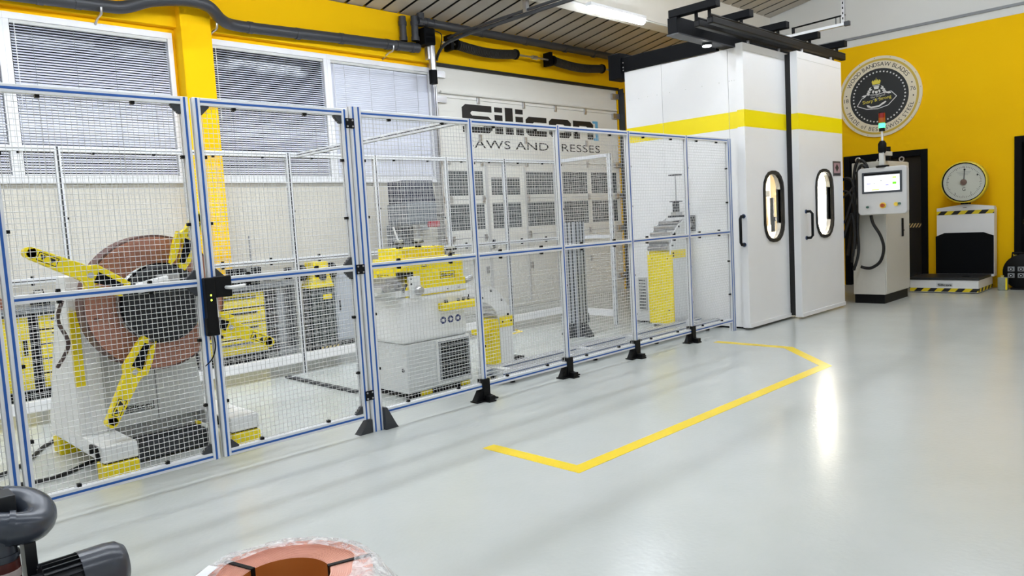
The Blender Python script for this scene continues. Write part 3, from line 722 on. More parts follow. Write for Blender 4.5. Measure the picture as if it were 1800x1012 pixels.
MB().prism([(0, .5), (.35, .0), (0, -.5), (-.35, 0)], (10.53, 4.1945, 1.955), UX * .17, UZ * .11, .001).obj('emblem', INK, pl)
B(10.44, 10.62, 4.1945, 4.196, 1.858, 1.874).obj('caption_bar', INK, pl)
# ---- black overhead slide rails
hr = thing('overhead_rail', (9.0, 4.6, 3.41), 'black overhead rail carriage carrying the sliding booth doors', 'rail')
B(7.28, 10.9, 4.60, 4.72, 3.425, 3.60).obj('header_beam', BLACKM, hr, bevel=.004)
B(7.28, 10.9, 4.585, 4.735, 3.41, 3.425).obj('header_flange', DGREY, hr)
for x in (7.32, 8.05, 8.95, 9.85, 10.72):
    B(x - .05, x + .05, 4.12, 4.70, 3.60, 3.68).obj('cantilever_arm', BLACKM, hr, bevel=.004)
for y in (4.245, 4.405):
    p = MB(); p.box(7.36, 10.95, y - .035, y + .035, 3.455, 3.53); p.obj('slide_rail', BLACK, hr, bevel=.01)
    MB().tube([(7.36, y, 3.545), (10.98, y, 3.545)], .02, 8).obj('rail_tube', BLACK, hr, smooth=True)
    for x in (7.36, 8.05, 8.95, 9.85, 10.72): MB().cyl((x, y, 3.52), (x, y, 3.60), .02, n=8).obj('hanger_bolt', BLACK, hr)
for x in (8.5, 9.3): MB().cyl((x, 4.405, 3.40), (x, 4.405, 3.46), .02, n=8).obj('trolley', STEEL, hr)
for x in (9.6, 10.5): MB().cyl((x, 4.245, 3.40), (x, 4.245, 3.46), .02, n=8).obj('trolley', STEEL, hr)
lb = thing('edge_beam', (8.4, 5.4, 3.38), 'dark steel beam lying along the left top edge of the booth', 'beam')
B(8.34, 8.42, 4.74, 6.20, 3.385, 3.57).obj('beam', BLACKM, lb, bevel=.003)
B(8.30, 8.58, 6.14, 6.34, 3.30, 3.63).obj('end_box', BLACKM, lb, bevel=.004)
for z in (3.40, 3.44, 3.50): MB().cyl((8.335, 6.12, z), (8.341, 6.12, z), .010, n=6).obj('bolt', STEEL, lb)
B(8.37, 8.372, 4.75, 5.55, 3.372, 3.384).obj('edge_trim', STEEL, lb)
sp = thing('spot_lamp', (8.1, 4.66, 3.40), 'small lit round spot lamp under the black header beam', 'lamp')
MB().lathe([(0, 0), (.06, 0), (.06, .022), (.05, .024)], (8.0, 4.66, 3.384), (0, 0, 1), 14).obj('lamp_rim', DGREY, sp)
MB().lathe([(0, -.002), (.05, -.001), (.05, .006), (0, .006)], (8.0, 4.66, 3.376), (0, 0, 1), 14).obj('lens', mat('spot lens', (255, 255, 250), .4, var=0, emit=14), sp)
# strip inlet in the side of the booth
inl = thing('strip_inlet', (8.36, 5.17, 1.32), 'dark strip inlet fitting on the side of the booth', 'fitting')
B(8.34, 8.369, 5.12, 5.22, 1.22, 1.42).obj('inlet_plate', DGREY, inl, bevel=.004)
MB().cyl((8.31, 5.17, 1.30), (8.34, 5.17, 1.30), .03, n=12).obj('inlet_roller', STEEL, inl)
vg = thing('vent_grille', (8.365, 5.95, .2), 'grey slotted vent grille low on the side of the booth', 'grille')
B(8.35, 8.369, 5.90, 6.03, .17, .62).obj('grille_plate', LGREY, vg)
for k in range(10): B(8.346, 8.351, 5.915, 6.015, .19 + k * .042, .205 + k * .042).obj('slat', DGREY, vg)
# ---- hanging cable track above the booth
ct = thing('cable_trolley_track', (11.0, 4.5, 3.9), 'aluminium track hung from a perforated strut above the booth', 'track')
B(10.975, 11.025, 4.19, 5.15, 3.945, 3.985).obj('track_rail', ALU, ct, bevel=.003)
B(10.97, 11.03, 4.17, 4.24, 3.935, 3.995).obj('end_cap', DGREY, ct)
st = B(10.98, 11.02, 4.235, 4.275, 3.985, roof_z(4.25)).obj('perforated_strut', STEEL, ct)
for k in range(14): B(10.979, 10.9815, 4.247, 4.263, 4.03 + k * .07, 4.06 + k * .07).obj('slot', BLACK, st)
MB().cyl((11.0, 4.23, 4.09), (11.0, 4.98, 4.07), .012, n=8).obj('draw_rod', BLACK, ct)
for y in (4.30, 4.36): MB().cyl((11.0, y, 3.985), (11.0, y, 4.09), .006, n=6).obj('rod_clip', DGREY, ct)
B(10.99, 11.01, 4.96, 5.0, 3.985, 4.08).obj('rod_stop', BLACK, ct)
# ================================================================ ELECTRICAL CABINET, PANEL, SCALE, SIGN
CAB = mat('cabinet light grey', (206, 204, 196), .38, var=.03, scale=20)
ec = thing('electrical_cabinet', (11.72, 4.03, 0), 'grey electrical cabinet with a black plinth standing beside the booth', 'cabinet')
B(11.22, 12.22, 3.82, 4.26, .13, 2.03).obj('cabinet_body', CAB, ec, bevel=.006)
B(11.235, 12.205, 3.835, 4.245, 0, .13).obj('plinth', BLACK, ec)
dr = B(11.235, 12.21, 3.803, 3.82, .145, 2.02).obj('cabinet_door', CAB, ec, bevel=.004)
B(11.86, 11.92, 3.785, 3.803, .93, 1.20).obj('swing_handle', BLACK, dr, bevel=.01); B(11.92, 11.95, 3.79, 3.803, 1.01, 1.03).obj('lock_barrel', BLACK, dr)
RING = MB()
for (x, y) in ((11.30, 3.88), (12.14, 3.88), (11.30, 4.2), (12.14, 4.2)):
    MB().tube(arc((x, y, 2.075), .032, 0, 2 * math.pi, 14, UY, UZ), .009, 6, caps=False).obj('lifting_eye', STEEL, ec, smooth=True)
    MB().cyl((x, y, 2.02), (x, y, 2.045), .018, n=8).obj('eye_base', STEEL, ec)
# operator panel on its arm, hung in front of the cabinet side
HX = 10.95
hp = thing('operator_panel', (HX, 3.76, 1.28), 'grey operator panel with a lit touch screen and buttons in front of the cabinet', 'control panel')
PANG = mat('panel grey', (206, 207, 208), .35, var=.02)
MB().prism(rrect(-.32, -.325, .32, .325, .05, 6), (HX + .10, 3.757, 1.607), NY, UZ, .10).obj('housing', PANG, hp, bevel=.012)
# NY x UZ = -X, so the extrusion above runs towards the camera side
MB().prism(rrect(-.262, -.03, .262, .262, .006, 2), (HX - .0, 3.757, 1.607), NY, UZ, .004).obj('screen_bezel', mat('bezel', (62, 68, 76), .3), hp)
SCR = mat('lit screen', (244, 246, 250), .3, var=0, emit=.36)
sc = MB().prism([(-.232, -.002), (.232, -.002), (.232, .215), (-.232, .215)], (HX - .004, 3.757, 1.607), NY, UZ, .002).obj('screen', SCR, hp)
B(HX - .0055, HX - .004, 3.757 - .235, 3.757 + .235, 1.826, 1.853).obj('screen_header', BLACK, hp)
GRN = mat('screen green', (118, 236, 40), .4, var=0, emit=.25); LIL = mat('screen lilac', (176, 170, 240), .4, var=0, emit=.2); YGR = mat('screen yellow green', (200, 240, 90), .4, var=0, emit=.25); DOT = mat('screen dark', (50, 50, 60), .4)
def onscr(u0, u1, v0, v1, m): MB().prism([(u0, v0), (u1, v0), (u1, v1), (u0, v1)], (HX - .006, 3.757, 1.607), NY, UZ, .0012).obj('screen_field', m, sc)
onscr(.14, .19, .082, .112, GRN); onscr(.14, .19, .165, .182, YGR); onscr(-.13, -.03, .012, .024, YGR); onscr(-.195, -.145, .10, .112, LIL); onscr(.05, .09, .07, .082, LIL)
onscr(-.105, -.093, .100, .110, DOT); onscr(-.012, 0, .135, .145, DOT)
for k in range(4): onscr(-.12 + k * .03, -.115 + k * .03, .10 + k * .012, .103 + k * .012, LIL)
def button(y, z, col, r=.02):
    MB().lathe([(0, .03), (r, .03), (r, 0)], (HX, y, z), (-1, 0, 0), 14).obj('button', col, hp); 
MB().lathe([(0, .008), (.042, .008), (.042, 0)], (HX, 3.745, 1.405), (-1, 0, 0), 16).obj('button_collar', mat('button yellow', (240, 206, 70), .4), hp)
button(3.745, 1.405, mat('button red', (170, 74, 30), .4), .027); button(3.945, 1.39, mat('button green', (70, 110, 96), .4), .016)
button(3.57, 1.415, mat('button yellow', (240, 206, 70), .4), .026); button(3.53, 1.42, mat('button green', (70, 110, 96), .4), .016)
B(HX + .10, HX + .16, 3.60, 3.90, 1.42, 1.80).obj('rear_box', CAB, hp, bevel=.01)
B(HX + .02, HX + .10, 3.735, 3.80, 1.90, 2.13).obj('swivel_pipe', LGREY, hp, bevel=.01)
MB().cyl((HX + .06, 3.765, 1.925), (HX + .06, 3.765, 1.955), .085, n=16).obj('flange', BLACK, hp)
MB().lathe([(0, 0), (.035, 0), (.055, .03), (.055, .13), (.03, .17), (0, .17)], (HX + .06, 3.765, 2.12), (0, 0, 1), 14).obj('swivel_joint', BLACK, hp, smooth=True)
B(HX + .06, 11.32, 3.735, 3.80, 2.09, 2.15).obj('support_arm', LGREY, hp, bevel=.006)
B(11.24, 11.34, 3.83, 3.90, 2.03, 2.15).obj('arm_bracket', BLACK, hp); 
MB().cyl((11.29, 3.80, 2.03), (11.29, 3.80, 2.22), .05, n=14).obj('arm_pivot', BLACK, hp)
tw = thing('signal_tower', (HX + .06, 3.765, 2.29), 'signal tower with red, amber and lit green segments above the operator panel', 'signal light')
MB().cyl((HX + .06, 3.765, 2.285), (HX + .06, 3.765, 2.42), .014, n=10).obj('pole', WHITE, tw)
MB().cyl((HX + .06, 3.765, 2.42), (HX + .06, 3.765, 2.465), .038, n=16).obj('tower_base', BLACK, tw)
for z, n, m in ((2.465, 'green_segment', mat('tower green', (90, 250, 170), .3, var=0, emit=.75)), (2.538, 'amber_segment', mat('tower amber', (170, 84, 14), .3, var=0)), (2.60, 'red_segment', mat('tower red', (140, 20, 12), .3, var=0))):
    MB().cyl((HX + .06, 3.765, z), (HX + .06, 3.765, z + .065), .042, n=18).obj(n, m, tw, smooth=True)
MB().lathe([(.042, 0), (.036, .018), (0, .022)], (HX + .06, 3.765, 2.665), (0, 0, 1), 18).obj('cap', BLACK, tw)
# cable loop of the panel and the hose bundle
def hose(pts, r, label, m=RUBBER, k=7):
    o = MB().tube(smoothpath(pts, k), r, 8).obj('cable_hose', m, smooth=True); return tag(o, label, 'hose', 'black hoses beside the cabinet')
hose([(HX + .07, 3.93, 1.272), (HX + .10, 3.91, 1.15), (HX + .14, 3.83, .98), (HX + .17, 3.80, .80), (HX + .18, 3.85, .62), (HX + .18, 3.96, .53), (HX + .19, 4.05, .52), (HX + .19, 4.12, .54)], .022, 'thick black hose hanging in a loop below the operator panel')
names = ['black hose arching over the top of the bundle beside the cabinet', 'second black hose of the bundle between booth and cabinet', 'black hose running down behind the booth handle', 'thin black hose crossing the bundle low down', 'black hose closest to the cabinet corner', 'slack black hose bulging towards the booth', 'short black hose bent sharply in the bundle', 'black hose hanging behind the booth door edge']
hx = 11.13
for i, pts in enumerate([
    [(hx, 4.30, .7), (hx, 4.22, 1.3), (hx, 4.20, 1.8), (hx, 4.16, 2.02), (hx, 4.09, 2.06), (hx, 4.02, 1.98), (hx, 3.98, 1.80), (hx, 3.97, 1.6)],
    [(hx - .05, 4.24, .6), (hx - .05, 4.20, 1.2), (hx - .05, 4.17, 1.7), (hx - .05, 4.11, 1.97), (hx - .05, 4.03, 1.94), (hx - .05, 4.0, 1.72)],
    [(hx, 4.40, 1.78), (hx, 4.30, 1.82), (hx, 4.22, 1.76), (hx, 4.19, 1.5), (hx, 4.17, 1.1), (hx, 4.20, .8)],
    [(hx, 4.42, 1.60), (hx, 4.32, 1.64), (hx, 4.24, 1.56), (hx, 4.20, 1.3), (hx, 4.21, .9)],
    [(hx - .06, 4.15, 1.9), (hx - .06, 4.14, 1.5), (hx - .06, 4.155, 1.1), (hx - .06, 4.15, .75), (hx - .06, 4.22, .5)],
    [(hx, 4.44, 1.44), (hx, 4.35, 1.55), (hx, 4.26, 1.62), (hx, 4.20, 1.7)],
    [(hx, 4.42, 1.12), (hx, 4.33, 1.22), (hx, 4.26, 1.42), (hx, 4.21, 1.6)],
    [(hx, 4.43, .9), (hx, 4.36, .98), (hx, 4.28, 1.2), (hx, 4.23, 1.3), (hx, 4.2, 1.0), (hx, 4.23, .7)]]):
    X_ = (11.19, 11.145, 11.10, 11.055, 11.01, 10.88, 10.92, 10.965)[i]
    hose([(X_, y * X_ / 11.13, z) for _, y, z in pts], .021 if i not in (3, 5, 6) else .014, names[i])
# ---- platform scale with dial
HAZ_Y = stripes('hazard tape front', (22, 22, 22), (232, 206, 30), 5.2, (0, 1, .95)); HAZ_X = stripes('hazard tape side', (22, 22, 22), (232, 206, 30), 5.2, (1, 0, -.95))
ps = thing('platform_scale', (13.2, 3.4, 0), 'white platform scale with black deck and hazard tape against the yellow wall', 'scale')
B(12.78, 13.60, 3.03, 3.98, .012, .20).obj('platform_body', WHITE, ps, bevel=.004)
dk = B(12.77, 13.46, 3.02, 3.99, .20, .238).obj('deck', mat('black deck', (34, 36, 38), .45, var=.15, scale=20), ps, bevel=.003)
B(12.95, 13.05, 3.2, 3.3, .238, .241).obj('deck_mark', BLACK, dk)
B(12.7765, 12.78, 3.03, 3.98, .02, .075).obj('hazard_tape', HAZ_Y, ps); B(12.78, 13.60, 3.0265, 3.03, .02, .075).obj('hazard_tape', HAZ_X, ps)
m = MB(); logo(m, (12.7765, 3.58, .108), NY, UZ, .19, .035, .0015); m.obj('label_lettering', INK, ps)
B(12.7775, 12.7795, 3.375, 3.60, .095, .16).obj('label_plate', mat('label silver', (214, 216, 216), .4), ps)
B(13.49, 13.66, 2.985, 3.79, .20, 1.27).obj('back_column', WHITE, ps, bevel=.004)
MB().prism([(-.40, 0), (.40, 0), (.40, .025), (0, .075), (-.40, .025)], (13.62, 3.388, 1.27), NY, UZ, .13).obj('column_cap', WHITE, ps)
B(13.4865, 13.49, 2.985, 3.79, 1.185, 1.245).obj('hazard_tape', HAZ_Y, ps)
MB().prism([(-.415, 0), (.40, 0), (.40, .60), (.26, .655), (-.29, .655), (-.415, .60)], (13.49, 3.39, .24), NY, UZ, .008).obj('black_plate', BLACKM, ps)
B(13.483, 13.487, 3.36, 3.41, 1.288, 1.294).obj('slot', BLACK, ps)
dl = thing('scale_dial', (13.5, 3.375, 1.35), 'round yellow-rimmed dial with a dark pointer on top of the scale', 'dial')
DY, DZ, DR = 3.372, 1.69, .325
RIM = mat('rim yellow', (226, 202, 50), .4); FACE = mat('dial face', (206, 208, 196), .35, var=.02)
MB().lathe([(DR - .02, .13), (DR, .12), (DR + .005, .02), (DR - .01, -.05), (0, -.05)], (13.49, DY, DZ), (-1, 0, 0), 40).obj('rim', RIM, dl, smooth=True)
MB().lathe([(0, .108), (DR - .03, .108), (DR - .03, .0)], (13.49, DY, DZ), (-1, 0, 0), 40).obj('face', FACE, dl)
MB().lathe([(DR - .02, .131), (DR - .035, .11), (DR - .03, .10)], (13.49, DY, DZ), (-1, 0, 0), 40).obj('inner_ring', BLACKM, dl)
fx = 13.3815
tk = MB()
for k in range(60):
    a = math.radians(90 - 360 * (k + .5) / 60); L = .02 if k % 5 else .034; c = Vector((0, -math.cos(a), math.sin(a)))
    p = Vector((fx, DY, DZ)) + c * .245; q = p - c * L; tk.bar(p, q, .005, .002, (1, 0, 0))
tk.obj('scale_marks', INK, dl, kind='stuff')
tm = MB()
for n_, (a_, b_) in (('0', (-.004, .225)), ('1', (.19, .09)), ('2', (.10, -.18)), ('3', (-.12, -.185)), ('4', (-.215, .06))): put_text(tm, n_, (fx, DY - a_ + .012, DZ + b_), NY, UZ, .018, .026)
put_text(tm, 'G', (fx, DY + .022, DZ - .135), NY, UZ, .045, .055); tm.obj('numerals', INK, dl)
for k, wd in enumerate((.20, .17, .12)): B(fx - .0005, fx + .001, DY - wd / 2, DY + wd / 2, DZ + .155 - k * .022, DZ + .165 - k * .022).obj('caption_line', mat('faint print', (178, 180, 172), .5), dl)
a = math.radians(86); c = Vector((0, -math.cos(a), math.sin(a))); o_ = Vector((fx - .008, DY, DZ))
MB().bar(o_, o_ + c * .20, .009, .003, (1, 0, 0)).obj('pointer', BLACK, dl); MB().cyl(o_ + c * .195 + UX * .003, o_ + c * .195 - UX * .004, .013, n=10).obj('pointer_tip', BLACK, dl)
MB().cyl(o_ + UX * .008, o_ - UX * .012, .045, n=18).obj('pointer_hub', mat('hub brown', (120, 96, 84), .4), dl)
MB().box(13.40, 13.58, DY - .05, DY + .05, 1.345, 1.38).obj('mount', BLACKM, dl)
# ---- jerrycan and round socket drum
jc = thing('metal_can', (13.36, 2.84, 0), 'small dented metal can standing on the floor beside the scale', 'can')
CAN = mat('dented tin', (150, 156, 140), .4, metal=.4, var=.25, scale=14)
B(13.32, 13.40, 2.775, 2.905, 0, .20).obj('can_body', CAN, jc, bevel=.01); MB().cyl((13.36, 2.85, .20), (13.36, 2.85, .23), .022, n=12).obj('screw_cap', mat('cap brass', (190, 178, 90), .4), jc)
B(13.319, 13.321, 2.775, 2.80, .01, .19).obj('label_edge', MYEL, jc)
dm = thing('cable_drum', (13.5, 2.55, 0), 'black round power drum with four grey sockets by the right door', 'cable drum')
MB().lathe([(0, .075), (.25, .075), (.27, .06), (.27, -.06), (.25, -.075), (0, -.075)], (13.53, 2.60, .275), (-1, 0, 0), 36).obj('drum', BLACK, dm, smooth=True)
B(13.44, 13.60, 2.46, 2.76, 0, .03).obj('foot_frame', BLACK, dm); 
MB().tube([(13.52, 2.75, .48), (13.52, 2.75, .56), (13.52, 2.47, .56), (13.52, 2.47, .48)], .018, 8).obj('carry_handle', BLACK, dm)
B(13.50, 13.54, 2.69, 2.73, .50, .53).obj('handle_badge', mat('badge', (206, 190, 90), .5), dm)
for dy in (.205, .075):
    for dz in (.045, -.055):
        s = B(13.425, 13.455, 2.545 + dy - .045, 2.545 + dy + .045, .275 + dz - .036, .275 + dz + .036).obj('socket', MGREY, dm, bevel=.006)
        MB().cyl((13.418, 2.545 + dy, .275 + dz), (13.425, 2.545 + dy, .275 + dz), .024, n=14).obj('socket_cap', BLACK, s); MB().cyl((13.414, 2.545 + dy, .275 + dz), (13.418, 2.545 + dy, .275 + dz), .010, n=10).obj('socket_pin', WHITE_PL, s)
# ---- round sign
sg = thing('round_sign', (XR, 4.73, 3.25), 'round cream sign with a black centre, stars and a crowned crest on the yellow wall', 'sign')
SC = Vector((XR - .03, 4.735, 3.25)); SR = .68
CREAMS = mat('sign cream', (232, 222, 196), .5, var=.01); GOLD = mat('sign gold', (206, 176, 70), .45); SW = mat('sign white', (228, 228, 226), .5); SYEL = mat('sign yellow', (236, 220, 80), .5)
MB().prism(circ(0, 0, SR, 64), (XR, SC.y, SC.z), NY, UZ, .03).obj('sign_board', CREAMS, sg)
f0 = XR - .03
MB().prism(circ(0, 0, .635, 64), (f0, SC.y, SC.z), NY, UZ, .002, circ(0, 0, .600, 64)).obj('gold_ring', GOLD, sg)
MB().prism(circ(0, 0, .475, 64), (f0, SC.y, SC.z), NY, UZ, .003).obj('black_field', mat('sign black', (26, 30, 32), .5), sg)
c0 = (f0 - .002, SC.y, SC.z)
tm = MB(); put_text_arc(tm, 'WOOD BANDSAW BLADES', c0, NY, UZ, .512, .068, 157, 31); put_text_arc(tm, 'MADE of BEST SWISS STEEL', c0, NY, UZ, .512, .066, 202, 344, inward=True)
put_text(tm, '76', (c0[0], SC.y - .498, SC.z + .022), NY, UZ, .085, .068); put_text(tm, '18', (c0[0], SC.y + .585, SC.z - .03), NY, UZ, .08, .068); tm.obj('ring_lettering', INK, sg, label='black lettering around the rim')
for a in (17, -6, 171, 192):
    MB().prism(circ(.548 * math.cos(math.radians(a)), .548 * math.sin(math.radians(a)), .012, 8), (f0, SC.y, SC.z), NY, UZ, .002).obj('dot', INK, sg)
sm = MB()
for k in range(46):
    a = 2 * math.pi * k / 46; cx, cy = .420 * math.cos(a), .420 * math.sin(a)
    sm.prism([(cx + (.018 if i % 2 == 0 else .009) * math.cos(math.pi / 2 + i * math.pi / 5), cy + (.018 if i % 2 == 0 else .009) * math.sin(math.pi / 2 + i * math.pi / 5)) for i in range(10)], (f0 - .003, SC.y, SC.z), NY, UZ, .001)
sm.obj('star_ring', SW, sg, kind='stuff')
for k in range(16):
    a = 2 * math.pi * k / 16 + .1; MB().prism(circ(.66 * math.cos(a), .66 * math.sin(a), .006, 6), (f0, SC.y, SC.z), NY, UZ, .002).obj('screw', DGREY, sg)
e0 = (f0 - .003, SC.y, SC.z)
def emb(poly, m, n, d=.0015): MB().prism(poly, e0, NY, UZ, d).obj(n, m, sg)
# banner outline
BN = [(-.36, -.115), (-.285, .0), (-.22, .03), (-.21, .06), (.09, .10), (.13, .06), (.20, .065), (.285, -.03), (.15, -.16), (-.02, -.20), (-.20, -.185)]
ol = MB()
for i in range(len(BN)):
    p, q = BN[i], BN[(i + 1) % len(BN)]
    if i in (3, ): continue
    P = Vector((e0[0] - .001, SC.y - p[0], SC.z + p[1])); Q_ = Vector((e0[0] - .001, SC.y - q[0], SC.z + q[1])); ol.bar(P, Q_, .011, .002, (1, 0, 0))
ol.obj('banner_outline', SW, sg)
# crown, helmet, mantling
emb([(-.10, .215), (-.115, .265), (-.09, .29), (-.08, .265), (-.06, .30), (-.05, .27), (-.04, .33), (-.03, .27), (-.02, .30), (0, .265), (.01, .29), (.035, .265), (.02, .215)], SYEL, 'crown')
emb([(-.10, .205), (-.10, .195), (.02, .195), (.02, .205)], SW, 'crown_band')
emb([(-.085, .185), (.01, .185), (-.005, .135), (-.07, .135)], SW, 'helmet')
for s in (-1, 1):
    for k, (a, b) in enumerate(((.075, .15), (.10, .11), (.115, .075))):
        emb([(-.04 + s * x, y) for x, y in ((a, b + .035), (a + .04, b + .015), (a + .045, b - .02), (a + .015, b - .035), (a - .01, b - .01), (a + .015, b + .005))][::s], SW, 'mantling')
    emb([(-.04 + s * x, y) for x, y in ((.03, .115), (.06, .12), (.07, .085), (.05, .06), (.04, .085))][::s], SW, 'scroll')
    emb([(-.04 + s * x, y) for x, y in ((.15, .06), (.22, .055), (.245, .035), (.20, .03), (.16, .045))][::s], SW, 'ribbon_tail')
emb([(-.065, .105), (-.015, .105), (-.02, .07), (-.04, .055), (-.06, .07)], SW, 'shield'); emb([(-.17, .05), (-.12, .052), (-.04, .045), (.04, .058), (.10, .065), (.10, .055), (.04, .046), (-.04, .033), (-.12, .04)], SW, 'crest_base')
emb([(-.20, -.115), (-.16, -.125), (-.13, -.15), (0, -.145), (.06, -.105), (.11, -.085), (.12, -.10), (.09, -.125), (.04, -.15), (0, -.172), (-.13, -.178), (-.19, -.15)], SW, 'ribbon')
r10 = math.radians(6); Ur = NY * math.cos(r10) + UZ * math.sin(r10); Vr = UZ * math.cos(r10) - NY * math.sin(r10)
tm = MB(); put_text(tm, 'Sharp & Strong', Vector((e0[0] - .002, SC.y + .265, SC.z - .095)), Ur, Vr, .47, .055); tm.obj('motto', SYEL, sg, label='yellow lettering reading Sharp & Strong')
tm = MB(); put_text(tm, 'The Original', Vector((e0[0] - .002, SC.y + .14, SC.z - .015)), Ur, Vr, .24, .030, .2); tm.obj('small_lettering', SW, sg)
B(e0[0] - .001, e0[0], SC.y - .05, SC.y + .10, SC.z - .040, SC.z - .028).obj('underline', mat('sign grey', (150, 150, 150), .5), sg)
# ================================================================ MACHINES INSIDE THE FENCE
CX, CZ = 1.775, 1.062                    # axis of the decoiler
# ---- decoiler
dc = thing('decoiler', (1.8, 5.5, 0), 'white decoiler stand on yellow feet carrying the coil behind the fence doors', 'decoiler')
MWH = mat('machine white', (232, 233, 232), .38, var=.02)
MGR = mat('machine pale grey', (206, 209, 208), .42, var=.02)
for x0, x1 in ((1.30, 1.50), (2.10, 2.30)):
    b = B(x0, x1, 4.93, 6.12, .135, .235).obj('base_beam', MWH, dc, bevel=.006)
    MB().tube([(x0 - .012, 5.12, .17), (x0 - .012, 5.12, .22), (x0 - .012, 5.02, .22), (x0 - .012, 4.98, .15)], .012, 6).obj('lashing_bracket', BLACK, b)
    for y in (5.0, 6.02): B(x0 - .0, x1 + .0, y - .085, y + .085, .0, .125).obj('foot', MYEL, dc, bevel=.012)
    MB().box(x0 + .01, x1 - .01, 4.95, 5.06, .125, .135).obj('foot_pad', BLACK, dc)
B(1.50, 2.10, 5.55, 5.75, .10, .22).obj('cross_beam', MWH, dc, bevel=.006)
B(1.50, 2.10, 5.86, 5.96, .10, .20).obj('cross_beam', DGREY, dc)
B(1.52, 2.08, 5.25, 5.50, .015, .12).obj('drip_tray', DGREY, dc)
# pedestal: sloping back, side plates
MB().prism([(5.35, .235), (6.13, .235), (5.55, 1.27), (5.35, 1.27)], (1.45, 0, 0), UY, UZ, -.15).obj('side_plate', MWH, dc, bevel=.004)
m = MB(); m.prism([(1.30, .235), (2.12, .235), (2.05, .95), (1.95, 1.22), (1.45, 1.22)], (0, 5.95, 0), UX, UZ, .57); m.obj('pedestal', MGR, dc, bevel=.006)
B(1.447, 1.452, 5.376, 5.38, .24, .95).obj('seam', DGREY, dc); B(1.79, 1.793, 5.376, 5.38, .24, 1.0).obj('panel_seam', DGREY, dc)
B(1.30, 1.352, 5.335, 5.38, .56, 1.05).obj('yellow_strip', MYEL, dc)
B(1.365, 1.448, 5.325, 5.38, .235, .98).obj('front_plate', MWH, dc, bevel=.003)
MB().cyl((1.40, 5.325, .93), (1.40, 5.322, .93), .022, n=14).obj('round_sticker', mat('sticker blue', (40, 60, 130), .5), dc)
m = MB(); logo(m, (1.585, 5.376, .335), UX, UZ, .165, .032, .0015); m.obj('label_lettering', INK, dc)
m = MB(); m.prism([(0, 0), (.20, 0), (.20, .06), (0, .06)], (1.568, 5.3795, .32), UX, UZ, .002, [(.005, .005), (.195, .005), (.195, .055), (.005, .055)]); m.obj('label_frame', INK, dc)
# mandrel, hub and arms (turn about the y axis)
MB().cyl((CX, 5.0, CZ), (CX, 5.6, CZ), .07, n=20).obj('mandrel', DGREY, dc, smooth=True)
MB().lathe([(0, .10), (.06, .10), (.085, .07), (.235, .065), (.25, .05), (.25, -.04), (0, -.04)], (CX, 5.06, CZ), (0, -1, 0), 30).obj('hub', mat('hub black', (22, 24, 27), .7, var=.2, scale=30), dc, smooth=True)
MB().lathe([(.2505, .02), (.262, .02), (.262, 0), (.2505, 0)], (CX, 5.06, CZ), (0, -1, 0), 30).obj('hub_rim', BLACKM, dc)
MB().box(CX - .05, CX + .10, 4.98, 5.05, CZ + .12, CZ + .19).obj('hydraulic_block', STEEL, dc, bevel=.01)
MB().cyl((CX - .17, 4.99, CZ + .11), (CX + .02, 4.99, CZ + .15), .035, n=14).obj('clamp_cylinder', mat('white cylinder', (220, 220, 218), .3), dc, smooth=True)
for q, (a0, a1) in enumerate(((200, 250), (290, 340))):
    poly = [(.10 * math.cos(math.radians(a0)), .10 * math.sin(math.radians(a0)))] + [(.26 * math.cos(math.radians(a)), .26 * math.sin(math.radians(a))) for a in range(a0, a1 + 1, 10)] + [(.10 * math.cos(math.radians(a1)), .10 * math.sin(math.radians(a1)))]
    MB().prism(poly, (CX, 5.05, CZ), UX, UZ, .012).obj('segment_plate', MGREY, dc)
def arm(ang, L, ya, k):
    c, s = math.cos(math.radians(ang)), math.sin(math.radians(ang)); d = UX * c + UZ * s; n = -UX * s + UZ * c
    o = Vector((CX, ya, CZ))
    a = MB()
    a.prism([(.17, -.03), (.30, -.055), (.46, -.075), (.50, -.05), (L - .03, -.036), (L, -.018), (L, .018), (L - .03, .036), (.50, .05), (.46, .075), (.40, .02), (.24, .0), (.17, .01)], o, d, n, .055)
    b = a.obj('arm', MYEL, dc, bevel=.004)
    MB().prism([(.30, .03), (.47, .055), (.47, .085), (.38, .08), (.24, .05)], o + UY * .01, d, n, .05).obj('arm_fork', MYEL, b)
    MB().prism([(.28, -.02), (.44, -.035), (.44, .035), (.28, .012)], o - UY * .057, d, n, .004).obj('arm_recess', BLACKM, b)
    MB().prism([(L - .17, -.026), (L - .06, -.026), (L - .06, .026), (L - .17, .026)], o - UY * .0552, d, n, .0012, [(L - .166, -.022), (L - .064, -.022), (L - .064, .022), (L - .166, .022)]).obj('warning_label', INK, b)
    for e in (.03, -.03): MB().prism([(L - .115 + e * .9 - .018, -.014), (L - .115 + e * .9 + .018, -.014), (L - .115 + e * .9, .016)], o - UY * .0552, d, n, .0012).obj('warning_triangle', INK, b)
    MB().cyl(o + d * (L - .02) + UY * .01, o + d * (L - .02) - UY * .055, .034, n=14).obj('arm_tip', MYEL, b)
    MB().cyl(o + d * .47 - UY * .058, o + d * .47 - UY * .05, .018, n=10).obj('pivot_bolt', STEEL, b)
arm(152.5, .83, 5.06, 0); arm(-27.5, .80, 5.06, 1); arm(64, .63, 5.06, 2); arm(241.5, .82, 5.06, 3)
# brake arm and hose
MB().tube(smoothpath([(1.28, 5.38, 1.12), (1.24, 5.36, 1.0), (1.27, 5.3, .85), (1.22, 5.4, .70)]), .012, 6).obj('brake_hose', mat('brown hose', (74, 58, 56), .5), dc)
